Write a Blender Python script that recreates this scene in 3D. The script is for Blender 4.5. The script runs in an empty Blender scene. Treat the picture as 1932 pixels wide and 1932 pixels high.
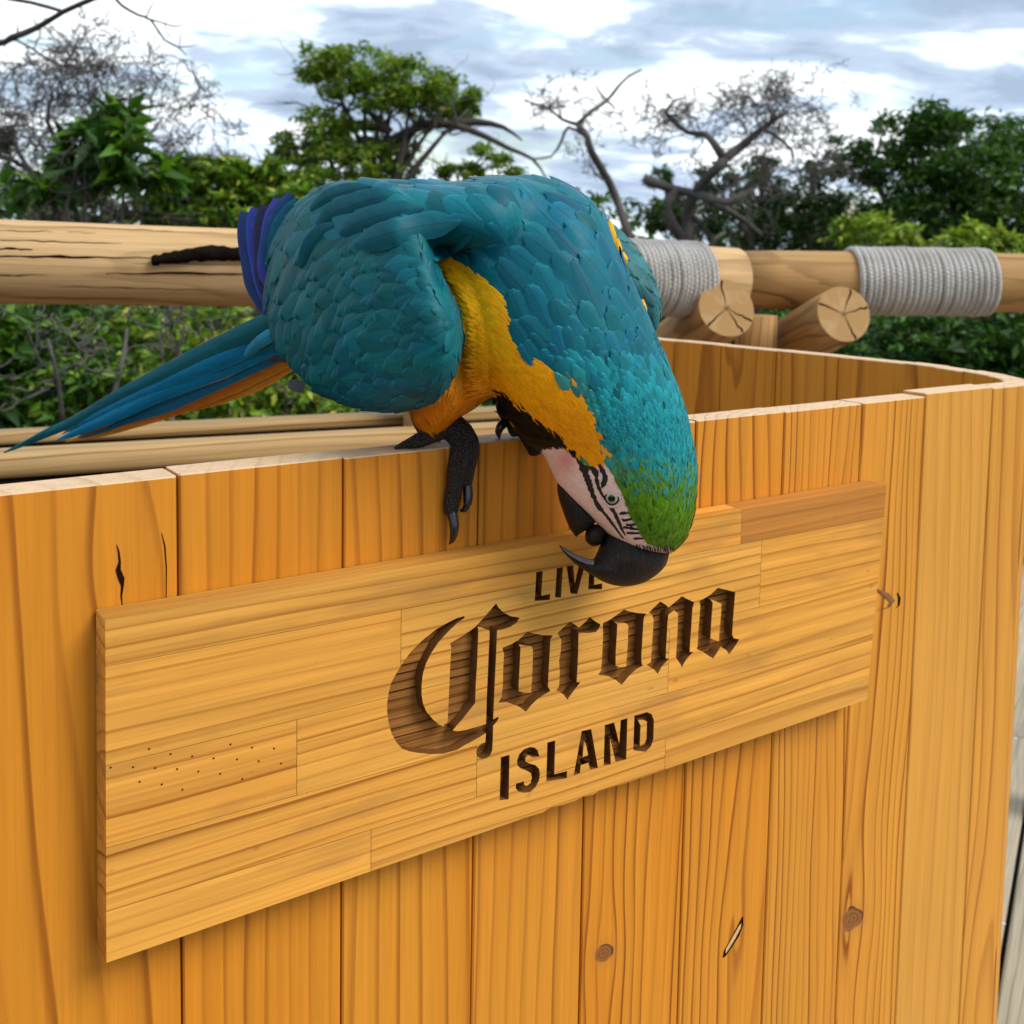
import bpy, bmesh, math, random
import numpy as np
from mathutils import Vector, Matrix
from mathutils.bvhtree import BVHTree
random.seed(7); rng = np.random.default_rng(7)
scene = bpy.context.scene
C = scene.collection
R = math.radians

# ------------------------------------------------------------------ camera
# measured from the photograph: focal length and principal point in units of a 1932 px wide picture
FU, CXU, CYU = 2060.2, 966.0, 636.5
PITCH, ROLL = 0.08379, 0.01703
CAM = np.array([0.0, 0.0, 1.18])
AF = np.array([0, math.cos(PITCH), -math.sin(PITCH)])
_u = np.array([0, math.sin(PITCH), math.cos(PITCH)]); _x = np.array([1.0, 0, 0])
AX = math.cos(ROLL)*_x + math.sin(ROLL)*_u
AU = -math.sin(ROLL)*_x + math.cos(ROLL)*_u
cam = bpy.data.cameras.new('camera'); camo = bpy.data.objects.new('camera', cam); C.objects.link(camo)
camo.matrix_world = Matrix(((AX[0], AU[0], -AF[0], CAM[0]), (AX[1], AU[1], -AF[1], CAM[1]), (AX[2], AU[2], -AF[2], CAM[2]), (0, 0, 0, 1)))
cam.sensor_width = 36; cam.lens = FU/1932*36
cam.shift_y = -(966-CYU)/1932
cam.clip_start = .02; cam.clip_end = 900
cam.dof.use_dof = True; cam.dof.focus_distance = .70; cam.dof.aperture_fstop = cam.lens/1000/.0026
scene.camera = camo

def ray(x, y): return AX*(x-CXU)/FU - AU*(y-CYU)/FU + AF
def px(x, y, Z): return CAM + ray(x, y)*Z
def proj(p):
    d = np.asarray(p) - CAM
    Z = d@AF
    return CXU + (d@AX)/Z*FU, CYU - (d@AU)/Z*FU, Z
def on_z(x, y, z):
    d = ray(x, y); return CAM + d*((z-CAM[2])/d[2])

# ------------------------------------------------------------------ world, sun, exposure
SUN_EL, SUN_AZ = R(47), R(114)            # azimuth from +Y towards +X: behind the viewer's right shoulder
w = bpy.data.worlds.new('World'); scene.world = w; w.use_nodes = True
scene.view_settings.view_transform = 'Standard'; scene.view_settings.look = 'None'
scene.view_settings.exposure = 0.62; scene.view_settings.gamma = 1.0

class G:
    """tiny node-tree helper"""
    def __init__(s, nt): s.t = nt; nt.nodes.clear()
    def n(s, typ, inp=None, **kw):
        nd = s.t.nodes.new(typ)
        for k, v in kw.items(): setattr(nd, k, v)
        for k, v in (inp or {}).items():
            sk = nd.inputs[k]
            if hasattr(v, 'is_linked') or isinstance(v, bpy.types.NodeSocket): s.t.links.new(v, sk)
            else: sk.default_value = v
        return nd
    def m(s, op, a, b=0.0, c=0.0, clamp=False):
        nd = s.n('ShaderNodeMath', {0: a, 1: b, 2: c}, operation=op); nd.use_clamp = clamp
        return nd.outputs[0]
    def v(s, op, a, b=(0, 0, 0)):
        nd = s.n('ShaderNodeVectorMath', {0: a, 1: b}, operation=op); return nd.outputs[0]
    def xyz(s, x, y, z): return s.n('ShaderNodeCombineXYZ', {0: x, 1: y, 2: z}).outputs[0]
    def sep(s, v): return s.n('ShaderNodeSeparateXYZ', {0: v}).outputs
    def noise(s, vec, scale, detail=3, rough=.55, dist=0.0, col=False):
        nd = s.n('ShaderNodeTexNoise', {'Vector': vec, 'Scale': scale, 'Detail': detail, 'Roughness': rough, 'Distortion': dist})
        return nd.outputs[1 if col else 0]
    def ramp(s, f, stops, interp='LINEAR'):
        nd = s.n('ShaderNodeValToRGB', {0: f}); cr = nd.color_ramp; cr.interpolation = interp
        while len(cr.elements) < len(stops): cr.elements.new(.5)
        for e, (p, c) in zip(cr.elements, stops):
            e.position = p; e.color = (c, c, c, 1) if isinstance(c, (int, float)) else (*c, 1)
        return nd.outputs[0]
    def mix(s, f, a, b, mode='MIX'):
        nd = s.n('ShaderNodeMix', data_type='RGBA', blend_type=mode)
        for sk, v in ((nd.inputs[0], f), (nd.inputs[6], a), (nd.inputs[7], b)):
            if isinstance(v, bpy.types.NodeSocket): s.t.links.new(v, sk)
            else: sk.default_value = v if isinstance(v, (int, float)) else ((*v, 1) if len(v) == 3 else v)
        return nd.outputs[2]
    def attr(s, name, typ='OBJECT', out='Fac'): return s.n('ShaderNodeAttribute', attribute_name=name, attribute_type=typ).outputs[out]

g = G(w.node_tree)
sky = g.n('ShaderNodeTexSky', sky_type='NISHITA', sun_disc=False)
sky.sun_elevation = SUN_EL; sky.sun_rotation = SUN_AZ; sky.air_density = 1.2; sky.dust_density = 1.0
gen = g.n('ShaderNodeTexCoord').outputs['Generated']
sx, sy, sz = g.sep(gen)
k = g.m('ADD', g.m('MAXIMUM', sz, 0.0), .22)
flat = g.xyz(g.m('DIVIDE', sx, k), g.m('DIVIDE', sy, k), 0.0)
flat = g.v('MULTIPLY', flat, (1.0, 1.5, 1.0))
warp = g.noise(flat, 1.6, 4, col=True)
flat2 = g.v('ADD', flat, g.v('MULTIPLY', g.v('SUBTRACT', warp, (.5, .5, .5)), (.5, .5, .5)))
cov = g.noise(flat2, 1.15, 5, .52)
shade = g.noise(g.v('ADD', flat2, (3.1, 1.7, 4.0)), 1.9, 6, .55)
covf = g.ramp(cov, [(.34, 0.0), (.46, 1.0)], 'EASE')
cloud = g.ramp(shade, [(.36, (.29, .37, .49)), (.455, (.40, .49, .62)), (.52, (.66, .77, .88)), (.575, (.95, 1.0, 1.03))], 'EASE')
skyc = g.n('ShaderNodeVectorMath', {0: sky.outputs[0], 1: (.115, .115, .115)}, operation='MULTIPLY').outputs[0]
skyb = g.mix(covf, skyc, cloud)
bg = g.n('ShaderNodeBackground', {'Color': skyb, 'Strength': 1.0})
g.t.links.new(bg.outputs[0], g.n('ShaderNodeOutputWorld').inputs[0])

sun = bpy.data.lights.new('sun', 'SUN'); sun.energy = 2.2; sun.angle = R(30); sun.color = (1.0, .95, .87)
suno = bpy.data.objects.new('sun', sun); C.objects.link(suno)
sd = Vector((math.sin(SUN_AZ)*math.cos(SUN_EL), math.cos(SUN_AZ)*math.cos(SUN_EL), math.sin(SUN_EL)))
suno.rotation_euler = sd.to_track_quat('Z', 'Y').to_euler()

# ------------------------------------------------------------------ helpers
def mesh_obj(name, verts, faces, mat, parent=None, smooth=False, loc=None, cols=None, uvs=None, mw=None):
    me = bpy.data.meshes.new(name)
    me.from_pydata([tuple(map(float, v)) for v in verts], [], faces if isinstance(faces, list) else faces.tolist())
    return fin(name, me, mat, parent, smooth, loc, cols, uvs, mw)
def fin(name, me, mat, parent=None, smooth=False, loc=None, cols=None, uvs=None, mw=None):
    if smooth: me.polygons.foreach_set('use_smooth', [True]*len(me.polygons))
    if cols is not None:
        a = me.color_attributes.new('Col', 'FLOAT_COLOR', 'POINT')
        cc = np.ones((len(me.vertices), 4), np.float32); cc[:, :3] = cols; a.data.foreach_set('color', cc.ravel())
    if uvs is not None:
        uvl = me.uv_layers.new(name='UVMap'); li = np.empty(len(me.loops), np.int32); me.loops.foreach_get('vertex_index', li)
        uvl.data.foreach_set('uv', np.asarray(uvs, np.float32)[li].ravel())
    me.update()
    if mat: me.materials.append(mat)
    o = bpy.data.objects.new(name, me); C.objects.link(o)
    if parent: o.parent = parent
    if loc is not None: o.location = loc
    if mw is not None: o.matrix_basis = mw
    return o
def fast_mesh(name, V, Fq):
    """numpy verts (n,3) and faces (m,k) all of one size"""
    me = bpy.data.meshes.new(name); V = np.asarray(V, np.float32); Fq = np.asarray(Fq, np.int32)
    me.vertices.add(len(V)); me.vertices.foreach_set('co', V.ravel())
    m, kk = Fq.shape
    me.loops.add(m*kk); me.loops.foreach_set('vertex_index', Fq.ravel())
    me.polygons.add(m); me.polygons.foreach_set('loop_start', np.arange(0, m*kk, kk, dtype=np.int32))
    me.update(calc_edges=True); me.validate()
    return me
def empty(name, loc=(0, 0, 0)):
    o = bpy.data.objects.new(name, None); C.objects.link(o); o.location = loc; o.empty_display_size = .05; return o
def tag(o, label=None, cat=None, group=None, kind=None):
    if label: o['label'] = label
    if cat: o['category'] = cat
    if group: o['group'] = group
    if kind: o['kind'] = kind
    return o
def put_on(child, parent):
    child.parent = parent; child.matrix_parent_inverse = parent.matrix_basis.inverted()

def mat_new(name):
    m = bpy.data.materials.new(name); m.use_nodes = True; return m, G(m.node_tree)
def finish(g, bsdf_in, bump=None, strength=.3, dist=.002, extra=None):
    b = g.n('ShaderNodeBsdfPrincipled', bsdf_in)
    if bump is not None:
        bp = g.n('ShaderNodeBump', {'Height': bump, 'Strength': strength, 'Distance': dist})
        g.t.links.new(bp.outputs[0], b.inputs['Normal'])
    out = b.outputs[0]
    if extra: out = extra(out)
    g.t.links.new(out, g.n('ShaderNodeOutputMaterial').inputs[0]); return b

def simple(name, col, rough=.6, nscale=60, nvar=.3, bump=.0, bscale=200, spec=.4):
    m, g = mat_new(name); co = g.n('ShaderNodeTexCoord').outputs['Object']
    nz = g.noise(co, nscale, 4); f = g.m('ADD', 1-nvar*.5, g.m('MULTIPLY', nz, nvar))
    c = g.mix(1.0, col, g.n('ShaderNodeCombineColor', {0: f, 1: f, 2: f}).outputs[0], 'MULTIPLY')
    finish(g, {'Base Color': c, 'Roughness': rough, 'Specular IOR Level': spec}, g.noise(co, bscale, 3) if bump else None, .8, bump or .001)
    return m

# ------------------------------------------------------------------ wood
def wood(name, light, mid, dark, grain='z', rough=.5, fibre=.16, blotch=.25, stain=None, ringw=(.62, .9), bumpd=.0006, knots=True, spec=.2, wob=1.0, pale=None):
    m, g = mat_new(name)
    co = g.n('ShaderNodeTexCoord').outputs['Object']
    if grain == 'x':
        a = g.sep(co); co = g.xyz(a[2], a[1], a[0])
    rnd = g.n('ShaderNodeObjectInfo').outputs['Random']
    off = g.v('MULTIPLY', g.xyz(rnd, rnd, rnd), (31.7, 17.3, 53.9))
    cr = g.v('ADD', co, off)
    x, y, z = g.sep(co)
    wx, wy, wf, tilt = (g.attr(k) for k in ('wood_x', 'wood_y', 'wood_f', 'wood_t'))
    nl = g.noise(g.v('MULTIPLY', cr, (5, 5, 1.7)), 1.0, 1, .5, col=True)
    nx, ny, _ = g.sep(g.v('SUBTRACT', nl, (.5, .5, .5)))
    qx = g.m('ADD', g.m('ADD', x, wx), g.m('MULTIPLY', nx, .035*wob))
    qx = g.m('ADD', qx, g.m('MULTIPLY', z, tilt))
    qy = g.m('ADD', g.m('ADD', y, wy), g.m('MULTIPLY', ny, .05*wob))
    kmask = None
    if knots:
        kx, kz, ks = (g.attr(k) for k in ('knot_x', 'knot_z', 'knot_s'))
        dx = g.m('SUBTRACT', x, kx); dz = g.m('SUBTRACT', z, kz)
        ksm = g.m('MAXIMUM', ks, .0005)
        wig = g.m('MULTIPLY', g.m('SUBTRACT', g.noise(cr, 60, 2), .5), .9)
        ex = g.m('DIVIDE', g.m('ADD', dx, g.m('MULTIPLY', dz, .25)), ksm); ez = g.m('DIVIDE', dz, g.m('MULTIPLY', ksm, .8))
        d1 = g.m('SQRT', g.m('ADD', g.m('MULTIPLY', ex, ex), g.m('MULTIPLY', ez, ez)))
        d1 = g.m('ADD', d1, wig)
        fx = g.m('DIVIDE', dx, g.m('MULTIPLY', ksm, 2.4)); fz = g.m('DIVIDE', dz, g.m('MULTIPLY', ksm, 4.2))
        far = g.m('EXPONENT', g.m('MULTIPLY', g.m('ADD', g.m('MULTIPLY', fx, fx), g.m('MULTIPLY', fz, fz)), -1.0))
        sgn = g.m('DIVIDE', dx, g.m('ADD', g.m('ABSOLUTE', dx), g.m('MULTIPLY', ksm, .35)))
        push = g.m('MULTIPLY', g.m('MULTIPLY', sgn, far), g.m('MULTIPLY', ks, 1.15))
        qx = g.m('SUBTRACT', qx, push)
        km_ = g.attr('knot_m'); kmask = g.m('MULTIPLY', g.ramp(d1, [(.72, 1.0), (1.0, 0.0)]), km_)
    r = g.m('SQRT', g.m('ADD', g.m('MULTIPLY', qx, qx), g.m('MULTIPLY', qy, qy)))
    r = g.m('ADD', r, g.m('MULTIPLY', g.m('SUBTRACT', g.noise(g.v('MULTIPLY', cr, (1, 1, .10)), 24, 2), .5), .013))
    ph = g.m('FRACT', g.m('MULTIPLY', r, wf))
    ring = g.ramp(ph, [(0.0, .12), (.04, 0.0), (ringw[0]-.2, .04), (ringw[0]+.12, .22), (ringw[1], 1.0), (.965, .95), (1.0, .12)])
    # every ring its own strength
    fl = g.m('FLOOR', g.m('MULTIPLY', r, wf))
    rs = g.n('ShaderNodeTexWhiteNoise', {'W': g.m('ADD', fl, g.m('MULTIPLY', rnd, 91.0))}, noise_dimensions='1D').outputs[0]
    ring = g.m('MULTIPLY', g.m('MULTIPLY', ring, g.attr('wood_s')), g.m('ADD', .2, g.m('MULTIPLY', rs, .8)))
    fib = g.noise(g.v('MULTIPLY', cr, (420, 420, 9)), 1.0, 1, .6)
    fib2 = g.noise(g.v('MULTIPLY', cr, (110, 110, 2.5)), 1.0, 2, .6)
    blot = g.noise(g.v('MULTIPLY', cr, (9, 9, 2.2)), 1.0, 2, .55)
    base = g.mix(g.ramp(blot, [(.3, 0.0), (.7, 1.0)]), light, mid)
    base = g.mix(g.m('MULTIPLY', rnd, .55), base, mid)
    if pale: base = g.mix(g.attr('wood_p'), base, pale)
    col = g.mix(ring, base, dark)
    fv = g.m('ADD', 1.0-fibre*.5, g.m('MULTIPLY', g.m('SUBTRACT', fib2, .5), fibre*2.0))
    fv = g.m('ADD', fv, g.m('MULTIPLY', g.m('SUBTRACT', fib, .5), fibre*1.6))
    fv = g.m('ADD', fv, g.m('MULTIPLY', g.m('SUBTRACT', blot, .5), blotch))
    fv = g.m('ADD', fv, fibre*.5)
    col = g.mix(1.0, col, g.n('ShaderNodeCombineColor', {0: fv, 1: fv, 2: fv}).outputs[0], 'MULTIPLY')
    if stain:
        st = g.noise(g.v('MULTIPLY', cr, (26, 26, 7)), 1.0, 3, .65)
        col = g.mix(g.ramp(st, [(.56, 0.0), (.72, stain[1])]), col, stain[0])
        sp = g.noise(g.v('MULTIPLY', cr, (160, 160, 60)), 1.0, 2, .5)
        col = g.mix(g.ramp(sp, [(.70, 0.0), (.78, .5)]), col, dark)
    if knots:
        kc = g.mix(g.ramp(g.m('FRACT', g.m('MULTIPLY', d1, 3.3)), [(0, 0.0), (.8, 1.0), (1, .2)]), (.30, .115, .028), (.15, .05, .012))
        rim = g.m('MULTIPLY', g.ramp(d1, [(.74, 0.0), (.86, 1.0), (.95, 1.0), (1.0, 0.0)]), g.ramp(g.m('ADD', ex, g.m('MULTIPLY', ez, .6)), [(.0, .1), (.6, 1.0)]))
        halo = g.ramp(g.m('MULTIPLY', d1, .5), [(.45, .6), (1.0, 0.0)])
        rim = g.m('MULTIPLY', rim, km_); halo = g.m('MULTIPLY', halo, km_)
        col = g.mix(g.m('MULTIPLY', halo, .6), col, (.36, .15, .035))
        col = g.mix(kmask, col, kc)
        col = g.mix(g.m('MULTIPLY', rim, .8), col, (.035, .012, .004))
    h = fib
    finish(g, {'Base Color': col, 'Roughness': g.m('ADD', rough, g.m('MULTIPLY', fib2, .12)), 'Specular IOR Level': spec}, h, .4, bumpd)
    return m
def woody(o, x=None, y=None, f=None, t=None, kx=9, kz=9, ks=0.0, s=1.0, p=0.0, km=1.0):
    o['wood_x'] = x if x is not None else random.uniform(-.09, .09)
    o['wood_y'] = y if y is not None else random.uniform(.03, .16)
    o['wood_f'] = f if f is not None else random.uniform(75, 150)
    o['wood_t'] = t if t is not None else random.uniform(-.02, .02)
    o['knot_x'] = float(kx); o['knot_z'] = float(kz); o['knot_s'] = float(ks)
    o['wood_s'] = float(s); o['wood_p'] = float(p); o['knot_m'] = float(km)
    return o
M = {}
M['plank'] = wood('orange_pine', (.66, .262, .024), (.54, .185, .011), (.22, .056, .004), rough=.42, blotch=.36, fibre=.17, spec=.2, pale=(.58, .285, .05))
M['plank_top'] = wood('pine_end_grain', (.62, .43, .26), (.56, .38, .22), (.46, .28, .14), fibre=.2, knots=False)
M['sign'] = wood('pale_sanded_pine', (.74, .375, .075), (.63, .28, .042), (.30, .10, .012), grain='x', rough=.55, fibre=.30, blotch=.42, wob=.35, spec=.14,
                 stain=((.34, .16, .045), .55), knots=False, pale=(.40, .15, .03))
M['carve'] = wood('scorched_carved_pine', (.33, .14, .034), (.21, .08, .017), (.04, .012, .003), grain='x', rough=.7, fibre=.6, blotch=.5, knots=False, bumpd=.002, spec=.08)
M['char_shade'] = simple('scorched_shaded_cut', (.15, .058, .015), .85, 120, .7, .0006, 300, spec=.05)  # cut walls: scorch and the shade inside the letters in one dark colour
M['log'] = wood('weathered_log', (.56, .38, .19), (.44, .275, .12), (.17, .085, .03), rough=.6, fibre=.3, blotch=.5, knots=False, wob=1.6)
M['log_dark'] = wood('brown_log', (.40, .235, .09), (.31, .165, .055), (.12, .055, .016), rough=.6, fibre=.3, blotch=.5, knots=False, wob=1.6)
M['beam'] = wood('dull_planed_timber', (.46, .31, .14), (.36, .225, .09), (.18, .09, .03), grain='x', rough=.55, fibre=.25, blotch=.4, knots=False)
M['deck'] = wood('silvered_deck_board', (.40, .35, .26), (.33, .28, .2), (.17, .13, .085), grain='x', rough=.7, fibre=.35, blotch=.6, knots=False)

# ------------------------------------------------------------------ the counter (bar) -------------------------------
YAW = 0.96869; SC = 0.8333; BARH = 1.18-.15864*SC
U = np.array([math.sin(YAW), math.cos(YAW), 0.0])          # along the front, to the right
NB = np.array([-U[1], U[0], 0.0])                          # away from the viewer, into the counter
P0 = on_z(335, 897, BARH)
def tn(t, n, z): q = P0 + U*t + NB*n; return np.array([q[0], q[1], z])
def on_front(x, y, n=0.0):
    d = ray(x, y); o = P0 + NB*n
    return CAM + d*(((o-CAM)@NB)/(d@NB))
def tz(p): return (p-P0)@U, p[2]
bar = empty('wooden_counter', tn(.3, .2, 0))
tag(bar, 'orange pine plank counter with a rounded corner, open inside', 'counter')
TH = .026
def plank(pa_, pb_, zt, name='plank', mat='plank', z0=.03, th=TH, gap=.0007, **kw):
    """upright board between plan points p and q (outer face), inner side to the left of p->q; chamfered edges"""
    p = np.asarray(pa_[:2], float); q = np.asarray(pb_[:2], float)
    d = q-p; L = np.linalg.norm(d); d /= L; nn = np.array([-d[1], d[0]])
    c = .0010; h = L/2-gap
    prof = [(-h+c, 0), (h-c, 0), (h, c), (h, th-c), (h-c, th), (-h+c, th), (-h, th-c), (-h, c)]
    V = [(a, b, z0) for a, b in prof] + [(a, b, zt-.0008) for a, b in prof] + [(a*.999, b*.94+th*.03, zt) for a, b in prof]
    Fc = [(i, (i+1) % 8, 8+(i+1) % 8, 8+i) for i in range(8)] + [(8+i, 8+(i+1) % 8, 16+(i+1) % 8, 16+i) for i in range(8)]
    Fc += [tuple(range(16, 24)), tuple(range(7, -1, -1))]
    mid = (p+q)/2
    mw = Matrix(((d[0], nn[0], 0, mid[0]), (d[1], nn[1], 0, mid[1]), (0, 0, 1, 0), (0, 0, 0, 1)))
    o = mesh_obj(name, V, Fc, M[mat], mw=mw)
    o.data.materials.append(M['plank_top']); o.data.polygons[16].material_index = 1
    for i in range(8, 16): o.data.polygons[i].material_index = 1
    woody(o, **kw); put_on(o, bar); return o
jpx = [((335, 897), (345, 1932)), ((650, 860), (643, 1932)), ((905, 838), (889, 1932)), ((1110, 815), (1101, 1932)), ((1315, 800), (1278, 1932)),
       ((1478, 780), (1440, 1932)), ((1628, 765), (1575, 1932)), ((1746, 752), (1690, 1932)), ((1875, 735), (1808, 1932))]
TJ = [np.mean([tz(on_front(*a))[0], tz(on_front(*b))[0]]) for a, b in jpx]
TJ = [TJ[0]-.34, TJ[0]-.225, TJ[0]-.113] + TJ
def uv_of(x, y): p = on_front(x, y); return tz(p)
wk = {2: dict(f=42, x=.05, y=.035, t=.07, k=(232, 1085), ks=.012, s=.8, km=0), 3: dict(f=80, x=-.12, y=.05, t=.003, s=.8), 4: dict(f=62, x=.12, y=.05, t=.008, s=.75), 5: dict(f=85, x=-.10, y=.08, t=-.01, s=.75, p=.15),
      6: dict(f=150, x=.07, y=.10, t=.012, k=(1140, 1800), ks=.010, s=1.2), 7: dict(f=125, x=-.06, y=.11, t=-.012, k=(1385, 1770), ks=.011, km=0, s=1.15, p=.1), 8: dict(f=170, x=-.10, y=.10, t=.006, s=1.1, p=.25),
      9: dict(f=180, x=.08, y=.12, t=-.008, k=(1607, 1735), ks=.015, s=1.15, p=.3), 10: dict(f=60, x=.05, y=.05, t=.03, s=.4, p=.75)}
for i in range(len(TJ)-1):
    a, b = TJ[i], TJ[i+1]
    dz = [0, 0, -.0003, .0005, -.0002, .0003, -.0003, .0002, -.0002, .0002, .0030][i] if i < 11 else 0
    kw = dict(wk.get(i, {})); kk = kw.pop('k', None)
    if kk:
        t_, z_ = uv_of(*kk); kw['kx'] = t_-(a+b)/2; kw['kz'] = z_
    plank(tn(a, 0, 0), tn(b, 0, 0), BARH+dz, **kw)
def flake(pts_, widths, mat, lift, name):
    V = []; S_ = [on_front(x, y, -lift) for x, y in pts_]
    for i, (p, w_) in enumerate(zip(S_, widths)):
        h = w_*np.linalg.norm(p-CAM)/FU/2; V += [p-U*h, p-NB*(.0004 if mat is not MCR else 0), p+U*h]
    put_on(mesh_obj(name, V, [q for i in range(len(S_)-1) for q in ((i*3, i*3+1, i*3+4, i*3+3), (i*3+1, i*3+2, i*3+5, i*3+4))], mat, None, True), bar)
MCR = simple('dark_crack', (.016, .006, .003), .95, spec=0.0)
MSP = simple('pale_splinter', (.60, .36, .15), .7, 200, .6, .001, 400)
flake([(220,1028),(224,1040),(226,1060),(223,1075),(229,1092),(231,1105),(229,1125),(231,1145)], [1,3,4,9,11,5,3,1], MCR, .0003, 'crack')
flake([(305,1005),(311,1030),(314,1070),(314,1130)], [1,2.5,2,1], MCR, .0003, 'crack')
flake([(1401,1730),(1396,1748),(1386,1770),(1374,1790),(1366,1806)], [3,16,22,19,6], MCR, .0003, 'crack')
flake([(1398,1742),(1394,1752),(1384,1771),(1374,1788),(1370,1797)], [1,9,11,10,3], MSP, .0007, 'splinter')
flake([(1693,1118),(1697,1128),(1696,1142),(1690,1148)], [2,7,6,2], MCR, .0003, 'crack')
flake([(1640,1110),(1655,1112),(1672,1122),(1684,1135),(1676,1146),(1655,1150)], [2,10,20,14,10,2], simple('brown_knot', (.22, .085, .02), .6, 300, .7), .0005, 'knot')
# second knot beside the sign's right end sits on the next board: a small inset knot of its own
RC = .098; TC = .955-RC; staves = [(TJ[-1], 0.0), (TC+.004, 0.0)]
staves[-1] = (.860, 0.0); staves += [(.884, .009), (.910, .032), (.929, .064), (.943, .105), (.954, .15)]
bend = [(.958, .197), (.948, .291), (.936, .382), (.924, .471), (.912, .5525), (.900, .64), (.888, .73)]
pts = staves + bend
for i in range(len(pts)-1):
    p, q = pts[i], pts[i+1]
    plank(tn(*p, 0), tn(*q, 0), BARH+[.0015, .001, 0, .0005, .0008, 0, .0006, 0, .0004, 0, .0005, 0, 0, 0, 0][i], f=random.uniform(70, 130), p=.55 if i < 3 else random.uniform(0, .25), s=.8)

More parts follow.
